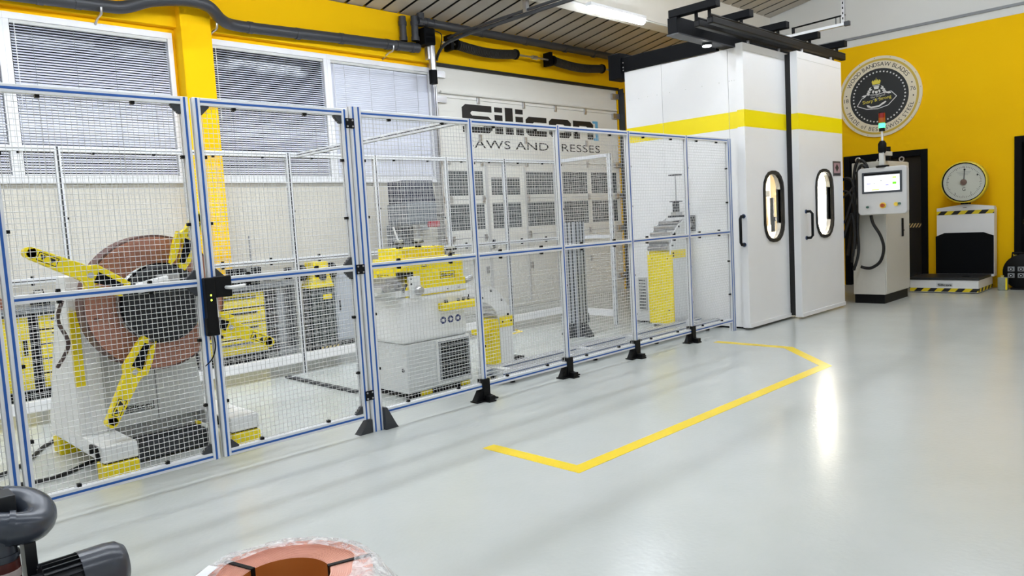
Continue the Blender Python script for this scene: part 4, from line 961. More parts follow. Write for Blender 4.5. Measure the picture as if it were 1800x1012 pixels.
# ---- the coil on the decoiler
co = thing('steel_coil', (CX, 5.2, .63), 'coppery brown steel strip coil mounted on the decoiler', 'coil')
prof = [(.255, -.0)]; k = 0
r = .255
while r < .430:
    prof += [(r, .0 + (.0035 if k % 2 else 0)), (r + .0055, .0 + (.0035 if k % 2 else 0))]; r += .0055; k += 1
prof += [(.432, -.16), (.255, -.16), (.255, 0)]
MB().lathe(prof, (CX, 5.145, CZ), (0, -1, 0), 64).obj('coil_windings', COPPER, co)
MB().lathe([(.434, .002), (.444, .0), (.444, -.16), (.434, -.16), (.434, .002)], (CX, 5.145, CZ), (0, -1, 0), 64).obj('outer_wrap', mat('dark outer wrap', (96, 66, 60), .5, var=.2), co)
for a, (rx, ln) in zip((-20, 190, 60), ((.36, .05), (.38, .03), (.34, .04))):
    c = Vector((math.cos(math.radians(a)), 0, math.sin(math.radians(a)))); MB().box(CX + c.x * rx - ln / 2, CX + c.x * rx + ln / 2, 5.138, 5.146, CZ + c.z * rx - .01, CZ + c.z * rx + .01).obj('print_mark', mat('print brown', (120, 74, 66), .5), co)
# cables on the floor at the left
for pts, lb in (([(.45, 5.75, .012), (.8, 5.72, .012), (.99, 5.80, .014), (1.14, 6.02, .014), (1.29, 6.3, .014), (1.5, 6.55, .012)], 'black cable on the floor running to the rear foot of the decoiler'),
                ([(.45, 5.28, .012), (.75, 5.36, .012), (.90, 5.40, .014), (1.10, 5.35, .014), (1.26, 5.44, .014), (1.46, 5.60, .02), (1.56, 5.70, .06)], 'black cable on the floor curling under the front of the decoiler')):
    tag(MB().tube(smoothpath(pts), .0135, 8).obj('floor_cable', RUBBER, smooth=True), lb, 'cable', 'black floor cables')
o = B(3.60, 3.66, 5.75, 7.05, 0, .022).obj('cable_cover', DGREY, bevel=.006); tag(o, 'dark cable cover strip across the floor behind the fence doors', 'cable cover')

# ---- straightener / feeder
FX0, FX1, FY0, FY1 = 3.72, 4.44, 5.10, 5.62
st = thing('strip_feeder', (4.08, 5.36, 0), 'white strip feeding machine with a yellow hood behind the fence', 'machine')
B(FX0 + .04, FX1 - .03, FY0 + .04, FY1, 0, .05).obj('toe_kick', BLACK, st)
B(FX0, FX1, FY0, FY1, .05, .475).obj('lower_housing', MGR, st, bevel=.008)
B(FX0 + .14, FX0 + .26, FY0 + .01, FY0 + .03, .01, .045).obj('yellow_pad', MYEL, st); B(FX1 - .12, FX1 - .02, FY0 + .01, FY0 + .03, .01, .045).obj('yellow_pad', MYEL, st)
MB().prism([(FX0 - .03, .475), (FX1 - .02, .475), (FX1 - .05, .885), (FX0 - .03, .885)], (0, FY1, 0), UX, UZ, FY1 - FY0 + .02).obj('apron', MWH, st, bevel=.05, seg=5)
B(FX0 - .08, FX1 + .0, FY0 - .02, FY1 + .02, .885, .935).obj('table_plate', MWH, st, bevel=.004)
# vent door
vd = B(4.035, 4.43, FY0 - .012, FY0, .075, .465).obj('vent_frame', MWH, st, bevel=.003)
B(4.06, 4.415, FY0 - .016, FY0 - .012, .10, .45).obj('vent_panel', MGREY, vd)
for k in range(14): B(4.085, 4.39, FY0 - .022, FY0 - .016, .118 + k * .0235, .130 + k * .0235).obj('vent_slat', BLACKM, vd)
MB().lathe([(0, .006), (.016, .006), (.018, 0)], (FX0 + .0, 5.16, .25), (-1, 0, 0), 12).obj('key_lock', DGREY, st)
# yellow hood
HX0, HX1 = 3.80, 4.41
B(HX0, HX1, FY0, FY1, .935, 1.195).obj('hood', MYEL, st, bevel=.004)
B(HX0 - .05, HX1 + .01, FY0 - .012, FY0 + .0, .875, 1.0).obj('hood_skirt', MYEL, st, bevel=.003)
B(HX0 + .02, HX1 - .12, FY0 + .10, FY1 - .06, 1.195, 1.285).obj('hood_top', MYEL, st, bevel=.004)
def small_label(mt_o, u, w, h, par):
    m = MB(); logo(m, Vector(mt_o) + u * w * .06 + UZ * h * .28, u, UZ, w * .88, h * .46, .0012); m.obj('label_lettering', INK, par)
    MB().prism([(0, 0), (w, 0), (w, h), (0, h)], mt_o, u, UZ, .001, [(.004, .004), (w - .004, .004), (w - .004, h - .004), (.004, h - .004)]).obj('label_frame', INK, par)
small_label((4.14, FY0 - .0005, 1.0), UX, .165, .06, st); small_label((HX0 - .0005, 5.56, 1.0), NY, .165, .06, st)
MB().prism([(-.03, 0), (.03, 0), (0, .055)], (3.97, FY0 - .0005, 1.12), UX, UZ, .001, [(-.018, .008), (.018, .008), (0, .042)]).obj('warning_triangle', INK, st)
for x in (3.86, 4.33, 4.2): MB().cyl((x, FY0 - .02, .905), (x, FY0 - .012, .905), .008, n=8).obj('screw', BLACK, st)
# adjusting handwheels
for x, y, z in ((3.87, 5.30, 1.285), (4.06, 5.28, 1.285), (4.37, 5.20, 1.195)):
    h = MB().cyl((x, y, z), (x, y, z + .06), .014, n=10).obj('spindle', STEEL, st)
    MB().cyl((x, y, z), (x, y, z + .022), .03, n=12).obj('spindle_nut', BLACK, h)
    for a in (20, 200): MB().cyl((x, y, z + .045), (x + .085 * math.cos(math.radians(a)), y + .085 * math.sin(math.radians(a)), z + .05), .011, n=8).obj('handle_bar', BLACK, h)
    MB().cyl((x, y, z + .06), (x, y, z + .075), .035, n=14).obj('spindle_cap', LGREY, h)
MB().cyl((3.86, 5.3, 1.36), (3.82, 5.3, 1.47), .008, n=8).obj('lever', WHITE, st)
# infeed rollers at the left
B(3.52, 3.80, 5.12, 5.36, .935, .975).obj('infeed_bed', LGREY, st, bevel=.003)
B(3.60, 3.80, 5.16, 5.36, .975, 1.05).obj('infeed_block', STEEL, st, bevel=.004)
for k in range(4): MB().cyl((3.56 + k * .06, 5.105, .965 + (.02 if k % 2 else 0)), (3.56 + k * .06, 5.36, .965 + (.02 if k % 2 else 0)), .026, n=14).obj('infeed_roller', STEEL, st, smooth=True)
B(3.78, 3.90, 5.075, 5.095, .86, 1.05).obj('bearing_plate', MWH, st, bevel=.003)
for z in (1.03, .985): MB().cyl((3.80, 5.07, z), (3.80, 5.075, z), .009, n=8).obj('bearing_screw', BLACK, st)
MB().lathe([(0, .05), (.03, .05), (.042, .03), (.042, 0)], (3.87, 5.075, .925), (0, -1, 0), 16).obj('knob', STEEL, st, smooth=True)
B(3.74, 3.84, 5.09, 5.2, 1.05, 1.085).obj('clamp_block', BLACK, st)
MB().cyl((3.70, 5.06, .93), (3.74, 5.06, .99), .012, n=8).obj('clamp_lever', DGREY, st)
# control ledge with buttons, pictogram stickers
cl = B(4.08, 4.47, 4.985, 5.10, .725, .79).obj('control_box', MYEL, st, bevel=.008)
for x, r in ((4.14, .018), (4.28, .012), (4.34, .012), (4.40, .012)):
    MB().cyl((x, 5.04, .79), (x, 5.04, .815), r, n=10).obj('button', DGREY, cl)
MB().cyl((4.405, 5.04, .815), (4.405, 5.04, .84), .006, n=8).obj('switch_lever', BLACK, cl)
PIC = mat('pictogram blue', (38, 52, 110), .5)
for x in (4.125, 4.21, 4.295):
    p = MB().cyl((x, 5.078, .635), (x, 5.0765, .635), .033, n=18).obj('pictogram', PIC, st)
    MB().box(x - .012, x + .012, 5.0755, 5.0766, .622, .648).obj('pictogram_figure', WHITE_PL, p)
MB().cyl((FX1 - .02, 5.10, .96), (FX1 + .06, 5.10, .98), .028, n=12).obj('outfeed_knob', STEEL, st)
# ---- loop guide: two white quarter arches with yellow rollers between
lg = thing('loop_guide', (5.25, 5.55, 0), 'white arched strip guide with a yellow band behind the fence', 'strip guide')
AC = (4.98, .43)
def arch(y0, y1, name):
    out = [(5.42, 0.03)]
    for i in range(13): a = math.radians(i * 90 / 12); out.append((AC[0] + .44 * math.cos(a), AC[1] + .44 * math.sin(a)))
    for i in range(13): a = math.radians(90 - i * 90 / 12); out.append((AC[0] + .27 * math.cos(a), AC[1] + .27 * math.sin(a)))
    out.append((5.25, .03))
    # build as strips so the shape stays well formed
    n = len(out) // 2; m = MB()
    for i in range(n - 1):
        a, b, c, d = out[i], out[i + 1], out[-2 - i], out[-1 - i]
        m.prism([d, a, b, c], (0, y1, 0), UX, UZ, y1 - y0)
    return m.obj(name, MWH, lg)
pa = arch(5.42, 5.435, 'side_arch'); arch(5.66, 5.675, 'side_arch')
for a in (15, 40, 65, 85): MB().cyl((AC[0] + .40 * math.cos(math.radians(a)), 5.41, AC[1] + .40 * math.sin(math.radians(a))), (AC[0] + .40 * math.cos(math.radians(a)), 5.42, AC[1] + .40 * math.sin(math.radians(a))), .011, n=8).obj('bolt', BLACK, pa)
for a in (0, 18, 36, 54, 72, 90): MB().cyl((AC[0] + .30 * math.cos(math.radians(a)), 5.435, AC[1] + .30 * math.sin(math.radians(a))), (AC[0] + .30 * math.cos(math.radians(a)), 5.66, AC[1] + .30 * math.sin(math.radians(a))), .022, n=12).obj('guide_roller', STEEL, lg, smooth=True)
B(5.245, 5.43, 5.412, 5.42, .41, .52).obj('yellow_band', MYEL, lg); B(5.20, 5.25, 5.435, 5.66, .03, .50).obj('yellow_panel', MYEL, lg); B(5.02, 5.20, 5.50, 5.60, .36, .41).obj('yellow_bracket', MYEL, lg)
for x in (5.28, 5.40): MB().cyl((x, 5.405, .465), (x, 5.412, .465), .008, n=8).obj('screw', BLACK, lg)
B(5.20, 5.46, 5.40, 5.70, .0, .03).obj('base_plate', STEEL, lg); B(5.46, 5.62, 5.46, 5.60, .0, .06).obj('base_clamp', BLACK, lg, bevel=.006)
lg.location.x -= .12
# ---- slotted aluminium bed on the floor
bd = thing('machine_bed_frame', (6.3, 4.95, 0), 'low bed of slotted aluminium beams lying on the floor behind the fence', 'frame')
for y in (4.84, 5.10):
    b = B(4.55, 8.33, y - .04, y + .04, .04, .12).obj('long_beam', ALU, bd, bevel=.003)
    for z in (.06, .10): B(4.55, 8.33, y - .0412, y - .039, z - .005, z + .005).obj('slot_strip', mat('slot blue grey', (88, 104, 140), .5), b)
    for dy in (-.02, .02): B(4.55, 8.33, y + dy - .005, y + dy + .005, .1195, .1212).obj('slot_strip', DGREY, b)
for x in (4.7, 5.9, 6.75, 8.0): B(x - .04, x + .04, 4.88, 5.06, .04, .12).obj('cross_beam', ALU, bd, bevel=.003)
for x in (4.7, 5.9, 7.0, 8.1):
    for y in (4.84, 5.10): MB().cyl((x, y, 0), (x, y, .04), .025, n=10).obj('levelling_foot', BLACK, bd)
B(6.55, 6.63, 4.77, 4.80, .05, .11).obj('sensor_block', BLACK, bd); 
B(6.05, 6.75, 5.16, 5.40, .012, .07).obj('cable_tray', MGREY, bd)
# ---- upright column
cl = thing('profile_column', (7.06, 6.05, 0), 'grey slotted aluminium column with triangular foot gussets', 'column')
cb = B(6.96, 7.16, 5.95, 6.15, .0, 1.42).obj('column_profile', mat('column grey', (170, 174, 182), .4, metal=.4), cl, bevel=.004)
for d in (-.06, 0, .06):
    B(7.06 + d - .010, 7.06 + d + .010, 5.948, 5.951, .0, 1.42).obj('slot', DGREY, cb); B(6.958, 6.961, 6.05 + d - .010, 6.05 + d + .010, .0, 1.42).obj('slot', DGREY, cb)
for s in (-1, 1):
    p = [(0, 0), (.13, 0), (.13, .02), (.02, .17), (0, .17)]
    MB().prism(p if s > 0 else [(-a, b) for a, b in p][::-1], (7.06 + s * .10, 6.09, 0), UX, UZ, .08).obj('gusset', DGREY, cl)
    MB().prism(p if s > 0 else [(-a, b) for a, b in p][::-1], (7.02, 6.05 + s * .10, 0), UY, UZ, .08).obj('gusset', DGREY, cl)
B(7.16, 7.20, 6.0, 6.04, .38, .44).obj('side_clamp', BLACK, cl)
tag(MB().tube(smoothpath([(7.25, 6.15, .015), (7.45, 6.25, .02), (7.6, 6.35, .05), (7.72, 6.45, .14), (7.85, 6.52, .16), (7.95, 6.6, .03)]), .009, 6).obj('floor_cable', RUBBER, smooth=True), 'thin black cable looping beside the grey column', 'cable', 'black floor cables')
# ---- roller stand feeding the booth
rs = thing('roller_stand', (8.1, 5.37, 0), 'white roller stand with a tall yellow front panel beside the booth', 'roller stand')
RX0, RX1, RY0, RY1 = 7.92, 8.33, 5.20, 5.55
B(RX0 + .01, RX1, RY0 + .01, RY1 - .01, .06, .98).obj('stand_body', MWH, rs)
B(RX0 - .006, RX0 + .01, RY0 - .01, RY1 + .01, .08, 1.0).obj('front_panel', MYEL, rs, bevel=.003)
for y in (RY0, RY1 - .02):
    MB().prism([(RX0 - .01, .95), (RX1, .95), (RX1, 1.40), (RX0 + .32, 1.37), (RX0 + .18, 1.31), (RX0 + .06, 1.20), (RX0 - .01, 1.06)], (0, y + .02, 0), UX, UZ, .02).obj('side_cheek', MWH, rs)
B(RX0, RX1, RY0 - .008, RY0, .90, 1.0).obj('yellow_strap', MYEL, rs)
for x, z in ((7.90, 1.03), (7.925, 1.115), (7.97, 1.205), (8.06, 1.28), (8.17, 1.335)): MB().cyl((x, RY0 + .022, z), (x, RY1 - .022, z), .030, n=14).obj('roller', STEEL, rs, smooth=True)
for x, z in ((7.94, 1.06), (7.96, 1.13), (8.0, 1.21), (8.10, 1.29), (7.945, .965), (7.945, .93)): MB().cyl((x, RY0 - .014, z), (x, RY0 - .0, z), .011, n=8).obj('bolt', BLACK, rs)
for y in (RY0 + .06, RY1 - .06):
    for z in (.90, .25): MB().cyl((RX0 - .010, y, z), (RX0 - .006, y, z), .007, n=8).obj('screw', BLACK, rs)
for x in (RX0 + .05, RX1 - .08): B(x, x + .06, RY0 + .02, RY1 - .02, 0, .06).obj('stand_foot', BLACK, rs)
B(RX0 + .02, RX0 + .12, RY0 - .045, RY0 + .01, 0, .10).obj('anchor_bracket', DGREY, rs)
sn = thing('strip_sensor', (8.2, 5.27, 1.40), 'thin sensor post with cross bars standing on the roller stand', 'sensor')
B(8.08, 8.30, 5.22, 5.34, 1.405, 1.43).obj('sensor_base', DGREY, sn, bevel=.003); B(8.12, 8.26, 5.24, 5.32, 1.43, 1.47).obj('sensor_slide', STEEL, sn)
B(8.15, 8.22, 5.25, 5.31, 1.47, 1.60).obj('sensor_block', DGREY, sn, bevel=.004); MB().cyl((8.19, 5.28, 1.60), (8.19, 5.28, 1.95), .008, n=8).obj('post', STEEL, sn)
B(8.12, 8.26, 5.23, 5.33, 1.60, 1.61).obj('lower_bar', DGREY, sn); B(8.13, 8.25, 5.22, 5.34, 1.93, 1.945).obj('upper_bar', DGREY, sn)
# ================================================================ WORKSHOP BENCHES BEHIND THE REAR FENCE
DY_ = mat('drawer yellow', (226, 204, 34), .45, var=.04); NAVY = mat('cabinet navy', (42, 48, 58), .45, var=.06)
def drawer_cabinet(x0, x1, n, doors, label):
    t = thing('drawer_cabinet', ((x0 + x1) / 2, 8.65, 0), label, 'cabinet', 'yellow drawer cabinets under the workbench')
    B(x0, x1, 8.37, 8.98, .09, .84).obj('carcass', NAVY, t); B(x0 + .02, x1 - .02, 8.40, 8.95, 0, .09).obj('plinth', BLACK, t)
    if doors:
        d = B(x0 + .02, x1 - .02, 8.345, 8.37, .11, .82).obj('cabinet_door', DY_, t, bevel=.004); B(x1 - .08, x1 - .05, 8.33, 8.345, .45, .60).obj('handle', BLACK, d)
    else:
        h = .71 / n
        for k in range(n):
            z = .11 + k * h; d = B(x0 + .02, x1 - .02, 8.345, 8.37, z + .008, z + h - .008).obj('drawer', DY_, t, bevel=.003)
            B(x0 + .12, x1 - .12, 8.335, 8.345, z + h * .62, z + h * .75).obj('drawer_handle', NAVY, d)
drawer_cabinet(.95, 1.70, 1, True, 'plain yellow bench cabinet door at the left edge of the photo')
drawer_cabinet(1.75, 2.55, 5, False, 'yellow bench drawers directly left of the decoiler')
drawer_cabinet(3.30, 4.10, 4, False, 'yellow bench drawers right of the coil with dark handles')
wb_ = thing('workbench', (2.4, 8.65, .84), 'long dark workbench top on the yellow drawer cabinets', 'workbench')
B(.6, 4.35, 8.30, 9.0, .845, .90).obj('bench_top', mat('worn bench top', (112, 116, 120), .45, var=.2, scale=8), wb_, bevel=.004)
B(4.25, 4.33, 8.34, 8.42, 0, .845).obj('leg', MGREY, wb_); B(.62, .70, 8.34, 8.42, 0, .845).obj('leg', MGREY, wb_)
B(2.6, 3.25, 8.42, 8.9, .25, .28).obj('lower_shelf', MGREY, wb_)
def bottle(x, y, h, r, c, cap, label):
    t = thing('bottle', (x, y, .90), label, 'bottle', 'bottles and tins on the workbench')
    MB().lathe([(0, 0), (r, 0), (r, h * .68), (r * .45, h * .85), (r * .45, h), (0, h)], (x, y, .90), (0, 0, 1), 14).obj('bottle_body', c, t, smooth=True); MB().cyl((x, y, .90 + h), (x, y, .92 + h), r * .5, n=10).obj('cap', cap, t)
bottle(1.30, 8.6, .16, .04, mat('orange tin', (200, 110, 40), .5), BLACK, 'orange tin on the workbench at the far left'); bottle(1.50, 8.55, .13, .035, mat('brown tin', (120, 70, 40), .5), BLACK, 'brown tin on the workbench at the far left')
bottle(2.03, 8.6, .12, .05, WHITE_PL, BLACK, 'white bottle lying low behind the decoiler arm'); bottle(3.50, 8.6, .14, .04, mat('red tin', (150, 60, 60), .5), BLACK, 'red tin on the bench beside the vice')
t = thing('toolbox', (1.98, 8.6, .90), 'low black toolbox on the workbench left of the decoiler', 'toolbox'); B(1.78, 1.92, 8.5, 8.7, .90, .99).obj('box_body', BLACK, t, bevel=.01); B(1.78, 1.92, 8.5, 8.7, .993, 1.02).obj('box_lid', DGREY, t, bevel=.008); MB().tube([(1.81, 8.6, 1.02), (1.81, 8.6, 1.05), (1.89, 8.6, 1.05), (1.89, 8.6, 1.02)], .006, 6).obj('box_handle', BLACK, t)
# bench vice
vi = thing('bench_vice', (3.9, 8.45, .90), 'dark bench vice on the right end of the workbench', 'vice')
B(3.74, 4.06, 8.36, 8.60, .90, .95).obj('vice_base', BLACKM, vi, bevel=.01); B(3.72, 3.92, 8.38, 8.52, .95, 1.10).obj('fixed_jaw', BLACKM, vi, bevel=.015); B(3.97, 4.10, 8.38, 8.52, .98, 1.11).obj('moving_jaw', BLACKM, vi, bevel=.015)
B(3.90, 3.99, 8.39, 8.51, 1.05, 1.10).obj('jaw_plates', STEEL, vi); MB().cyl((3.70, 8.45, 1.0), (4.22, 8.45, 1.0), .018, n=10).obj('screw', STEEL, vi); MB().cyl((4.20, 8.33, 1.0), (4.20, 8.57, 1.0), .008, n=8).obj('tommy_bar', STEEL, vi)
# grey machine cabinet and dark column between bench and grinder
t = thing('machine_cabinet', (4.42, 8.62, 0), 'grey slim machine cabinet between the drawers and the grinder', 'cabinet'); B(4.375, 4.58, 8.45, 8.95, 0, .92).obj('cabinet_body', MGREY, t, bevel=.008); B(4.39, 4.565, 8.44, 8.45, .10, .85).obj('front_cover', DGREY, t); MB().cyl((4.50, 8.5, .92), (4.50, 8.5, 1.06), .05, n=12).obj('motor_cap', BLACKM, t)
# pedestal grinder
gr = thing('pedestal_grinder', (4.86, 8.45, 0), 'black pedestal grinder with a yellow guard behind the right door leaf', 'grinder')
B(4.66, 5.06, 8.30, 8.60, 0, .05).obj('foot_plate', BLACKM, gr); B(4.70, 5.0, 8.33, 8.55, .05, .78).obj('pedestal', mat('pedestal green black', (38, 48, 48), .45), gr, bevel=.01)
MB().prism([(-.17, 0), (.17, 0), (.11, .18), (.10, .33), (-.10, .33), (-.11, .18)], (4.85, 8.55, .78), UX, UZ, .24).obj('guard', MYEL, gr, bevel=.01)
MB().cyl((4.86, 8.29, .92), (4.86, 8.31, .92), .05, n=16).obj('guard_hub', DGREY, gr)
for x in (4.64, 5.06): MB().cyl((x - .03, 8.43, .98), (x + .03, 8.43, .98), .10, n=20).obj('grinding_wheel', BLACKM, gr, smooth=True)
MB().cyl((4.60, 8.43, .98), (5.095, 8.43, .98), .03, n=12).obj('shaft', STEEL, gr); B(4.86, 4.98, 8.325, 8.33, .63, .69).obj('name_plate', MYEL, gr)
B(4.76, 5.04, 8.298, 8.30, .01, .04).obj('dashed_tape', stripes('beige dashes x', (20, 22, 26), (214, 196, 140), 18.0, (1, 0, -.6)), gr)
t = thing('steel_cabinet', (5.35, 8.7, 0), 'pale grey steel cabinet right of the grinder', 'cabinet'); B(5.10, 5.72, 8.45, 8.98, .06, .92).obj('cabinet_body', mat('pale steel', (186, 192, 200), .4), t, bevel=.008); B(5.12, 5.70, 8.44, 8.45, .10, .90).obj('cabinet_door', mat('pale steel', (186, 192, 200), .4), t, bevel=.003); B(5.12, 5.70, 8.47, 8.96, 0, .06).obj('plinth', BLACK, t); B(5.15, 5.17, 8.43, 8.44, .45, .58).obj('handle', DGREY, t)
# milling machine
ml = thing('milling_machine', (6.35, 8.4, 0), 'grey milling machine with a dark motor head behind the rear fence', 'milling machine')
MLG = mat('mill grey', (112, 118, 124), .45, var=.06)
B(6.05, 6.65, 8.25, 8.75, 0, .14).obj('base', MLG, ml, bevel=.01); B(6.18, 6.52, 8.45, 8.75, .14, 1.52).obj('column', MLG, ml, bevel=.02); B(6.16, 6.54, 8.18, 8.45, .14, .95).obj('knee', MLG, ml, bevel=.01)
B(5.80, 6.90, 8.10, 8.40, .96, 1.04).obj('table', DGREY, ml, bevel=.004); B(6.14, 6.56, 8.12, 8.40, 1.04, 1.15).obj('machine_vice', BLACKM, ml, bevel=.006)
B(6.08, 6.60, 8.10, 8.55, 1.50, 1.80).obj('head', MLG, ml, bevel=.02); MB().prism([(-.26, 0), (.28, 0), (.24, .30), (-.27, .30)], (6.34, 8.50, 1.80), UX, UZ, .36).obj('motor_cover', mat('motor blue black', (44, 48, 66), .4), ml, bevel=.01)
MB().cyl((6.34, 8.25, 1.22), (6.34, 8.25, 1.50), .05, n=14).obj('spindle', STEEL, ml, smooth=True); B(6.42, 6.62, 8.08, 8.12, 1.46, 1.54).obj('red_cover', mat('mill red', (170, 40, 56), .4), ml, bevel=.01); MB().cyl((6.60, 8.12, 1.62), (6.78, 8.06, 1.56), .012, n=8).obj('quill_lever', BLACK, ml); MB().lathe([(.11, -.012), (.125, 0), (.11, .012), (.10, 0), (.11, -.012)], (5.76, 8.25, 1.0), (1, 0, 0), 20).obj('handwheel', BLACKM, ml)
MB().cyl((5.74, 8.25, 1.0), (5.80, 8.25, 1.0), .02, n=10).obj('wheel_hub', STEEL, ml); B(5.755, 5.765, 8.14, 8.36, .99, 1.01).obj('wheel_spoke', BLACKM, ml)
B(6.16, 6.20, 8.05, 8.10, .2, 1.0).obj('red_screw_cover', mat('mill red', (170, 40, 56), .4), ml)
t = thing('switch_box', (6.95, 9.0, 1.42), 'grey electrical switch box on the cream wall beside the sectional door', 'electrical box'); B(6.80, 7.10, 8.92, YW, 1.42, 1.86).obj('box_body', mat('box grey', (160, 166, 170), .45), t, bevel=.006); B(6.81, 7.09, 8.91, 8.92, 1.43, 1.85).obj('box_door', mat('box grey', (160, 166, 170), .45), t, bevel=.004); B(6.83, 6.85, 8.90, 8.91, 1.60, 1.68).obj('latch', DGREY, t)
t = thing('wall_conduit', (4.55, YW, .92), 'thin conduit on the cream wall above the bench vice', 'conduit'); MB().cyl((4.30, YW - .012, 1.0), (4.30, YW - .012, 1.48), .009, n=6).obj('conduit_pipe', MGREY, t); B(4.28, 4.32, YW - .03, YW, 1.0, 1.05).obj('conduit_box', MGREY, t)
# ================================================================ FOREGROUND
# ---- strip coil lying on the floor, wrapped in film
KX, KY, KH, KR, KI = 1.19, 2.465, .225, .315, .165
ck = thing('steel_coil', (KX, KY, 0), 'coppery strip coil lying on the floor in clear film in the foreground', 'coil')
prof = []; r = KI; k = 0
while r < KR: prof += [(r, KH + (.002 if k % 2 else 0)), (r + .004, KH + (.002 if k % 2 else 0))]; r += .004; k += 1
COP2 = mat('fresh strip edge', (226, 168, 148), .38, metal=.15, var=.05, scale=14); COPI = mat('strip inner face', (206, 128, 62), .35, metal=.3, var=.05)
MB().lathe(prof + [(KR + .003, .012)], (KX, KY, 0), (0, 0, 1), 72).obj('coil_windings', COP2, ck)
MB().lathe([(KI, KH), (KI, .012), (KR, .012)], (KX, KY, 0), (0, 0, 1), 72).obj('inner_face', COPI, ck, smooth=True)
for a in (28, 150, 275):
    d = Vector((math.cos(math.radians(a - 45)), math.sin(math.radians(a - 45)), 0)); c = Vector((KX, KY, KH + .0045))
    m = MB(); m.bar(c + d * (KI - .004), c + d * (KR + .006), .018, .003); m.bar(c + d * (KI - .004), c + d * (KI - .004) - UZ * (KH - .012), .018, .003, d); m.bar(c + d * (KR + .006), c + d * (KR + .006) - UZ * (KH - .012), .018, .003, d); m.obj('steel_strap', BLACK, ck)
pl_ = thing('wood_block', (1.10, 2.40, 0), 'pale wooden block inside the foreground coil', 'block'); B(1.10, 1.22, 2.36, 2.46, 0, .15).obj('block_body', mat('pale wood', (224, 206, 170), .6, var=.1, scale=20), pl_, bevel=.003)
# crumpled film around the outside
film_m = bpy.data.materials.new('clear film'); film_m.use_nodes = True; nt = film_m.node_tree; b = nt.nodes['Principled BSDF']
b.inputs['Base Color'].default_value = (.95, .93, .93, 1); b.inputs['Roughness'].default_value = .12; b.inputs['Specular IOR Level'].default_value = .6
tc = nt.nodes.new('ShaderNodeTexCoord'); nz = nt.nodes.new('ShaderNodeTexNoise'); nz.inputs['Scale'].default_value = 22; nz.inputs['Detail'].default_value = 5; nz.inputs['Distortion'].default_value = 1.2
nt.links.new(tc.outputs['Object'], nz.inputs['Vector']); rp = nt.nodes.new('ShaderNodeMapRange'); rp.inputs[1].default_value = .35; rp.inputs[2].default_value = .7; rp.inputs[3].default_value = .14; rp.inputs[4].default_value = .72
nt.links.new(nz.outputs['Fac'], rp.inputs[0]); nt.links.new(rp.outputs[0], b.inputs['Alpha'])
bp = nt.nodes.new('ShaderNodeBump'); bp.inputs['Strength'].default_value = .8; bp.inputs['Distance'].default_value = .01; nt.links.new(nz.outputs['Fac'], bp.inputs['Height']); nt.links.new(bp.outputs[0], b.inputs['Normal'])
fm = MB(); n = 120; rings = 9; vs = []; rnd = random.Random(3)
ph = [rnd.uniform(0, 6.28) for _ in range(12)]
def wob(a, f): return sum(math.sin(a * (3 + 2 * i) + ph[i] + f * 2.1 * (i + 1)) / (1 + .5 * i) for i in range(6)) / 3
for q in range(rings):
    f = q / (rings - 1)
    for j in range(n):
        a = 2 * math.pi * j / n; w_ = wob(a, f)
        if f < .3: rr, zz = KR - .065 + .085 * (f / .3) + .014 * w_, KH + .014 + .012 * abs(w_)
        else:
            g = (f - .3) / .7; rr = KR + .02 + .015 * abs(w_) + .15 * g ** 1.4 * (1 + .6 * w_); zz = (KH + .014) * (1 - g) ** .8 + .006 + .012 * abs(wob(a, f + 1)) * (1 - g * .5)
        vs.append((KX + rr * math.cos(a), KY + rr * math.sin(a), zz))
fm.add(vs, [(q * n + j, q * n + (j + 1) % n, (q + 1) * n + (j + 1) % n, (q + 1) * n + j) for q in range(rings - 1) for j in range(n)])
fo = fm.obj('film_wrap', film_m, ck, smooth=False); fo['label'] = 'crumpled clear plastic film'
for p in fo.data.polygons: p.use_smooth = True
a = math.radians(133); p = Vector((KX + (KR - .035) * math.cos(a), KY + (KR - .035) * math.sin(a), KH + .034))
MB().prism([(-.04, -.02), (.04, -.02), (.04, .02), (-.04, .02)], p, Vector((.85, .5, .05)), Vector((-.5, .85, .1)), .001).obj('paper_label', WHITE_PL, ck, label='white paper label')
# ---- pump unit at the lower left
pu = thing('vacuum_pump', (.45, 3.02, 0), 'dark grey pump unit with bent pipes and a ribbed motor in the lower left corner', 'pump')
NV = mat('pump black', (26, 29, 34), .4, var=.1)
B(-.10, .66, 2.80, 3.22, 0, .06).obj('base_frame', NV, pu, bevel=.006)
B(.515, .55, 2.985, 3.06, .06, .47).obj('support_post', NV, pu); B(.02, .06, 2.94, 3.1, .06, .50).obj('support_post', NV, pu)
B(.10, .52, 3.06, 3.17, .50, .605).obj('silencer_box', NV, pu, bevel=.004); B(.40, .44, 3.08, 3.10, .605, .609).obj('box_slot', BLACK, pu)
P_ = smoothpath([(.0, 3.06, .535), (.22, 3.03, .53), (.42, 3.01, .52), (.50, 2.995, .503), (.55, 3.01, .495), (.582, 3.06, .502), (.585, 3.12, .522), (.55, 3.18, .54), (.46, 3.225, .55), (.30, 3.235, .55)], 6)
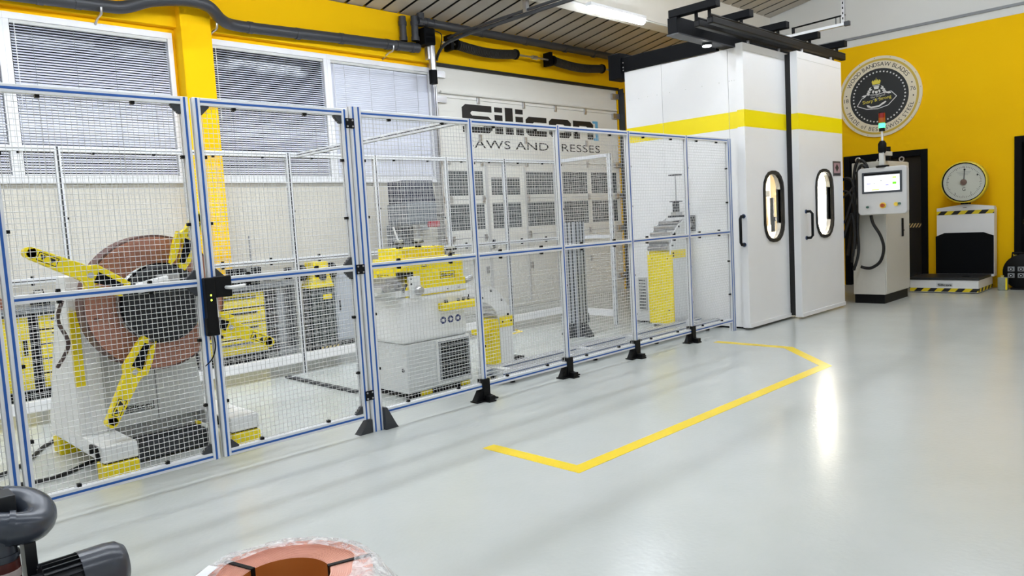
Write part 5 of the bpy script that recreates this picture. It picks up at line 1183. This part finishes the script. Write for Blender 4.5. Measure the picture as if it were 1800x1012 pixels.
MB().tube(P_, .056, 18).obj('bent_pipe', PIPE_D, pu, smooth=True)
MB().tube([(.475, 3.0, .510), (.492, 2.997, .506)], .062, 18).obj('pipe_collar', PIPE_D, pu, smooth=True)
MB().tube([(.45, 3.01, .515), (.45, 3.01, .36)], .05, 18).obj('branch_pipe', PIPE_D, pu, smooth=True)
MB().tube([(.45, 3.01, .415), (.45, 3.01, .43)], .056, 18).obj('pipe_collar', PIPE_D, pu, smooth=True)
fl_ = MB().tube([(.45, 3.01, .06), (.45, 3.01, .405)], .054, 20).obj('filter_housing', mat('filter brown', (92, 44, 40), .35), pu, smooth=True)
for z in (.22, .285, .345): MB().tube([(.45, 3.01, z), (.45, 3.01, z + .028)], .0555, 20).obj('filter_label', mat('label cream', (220, 206, 200), .5), fl_, smooth=True)
# motor, axis along the fence direction with a domed fan cover
mx0, mx1, my, mz, mr = .54, .755, 2.90, .305, .084
mo = MB().cyl((mx0, my, mz), (mx1 - .10, my, mz), mr * .86, n=28).obj('motor_body', NV, pu, smooth=True)
for k in range(22):
    a = 2 * math.pi * k / 22; c = Vector((0, math.cos(a), math.sin(a))); o_ = Vector((mx0, my, mz)) + c * mr * .92
    MB().bar(o_, o_ + UX * (mx1 - .10 - mx0), .004, mr * .16, c).obj('cooling_fin', NV, mo)
MB().lathe([(mr * 1.02, 0), (mr * 1.03, .09), (mr * .98, .125), (mr * .75, .15), (mr * .3, .158), (0, .158)], (mx1 - .105, my, mz), (1, 0, 0), 30).obj('fan_cover', mat('motor cowl', (66, 70, 78), .25, var=.05), pu, smooth=True)
B(mx0 - .02, mx1 - .12, my - .06, my + .06, .06, mz - mr * .8).obj('motor_foot', NV, pu)
MB().cyl((.36, my - .02, mz), (mx0, my - .02, mz), .06, n=28).obj('pump_casing', NV, pu, smooth=True); B(.30, .47, my - .05, my + .05, .06, .24).obj('pump_foot', NV, pu)
MB().tube(smoothpath([(.50, 3.20, .575), (.44, 3.23, .60), (.34, 3.25, .62), (.1, 3.26, .64)]), .03, 10).obj('upper_hose', NV, pu, smooth=True)
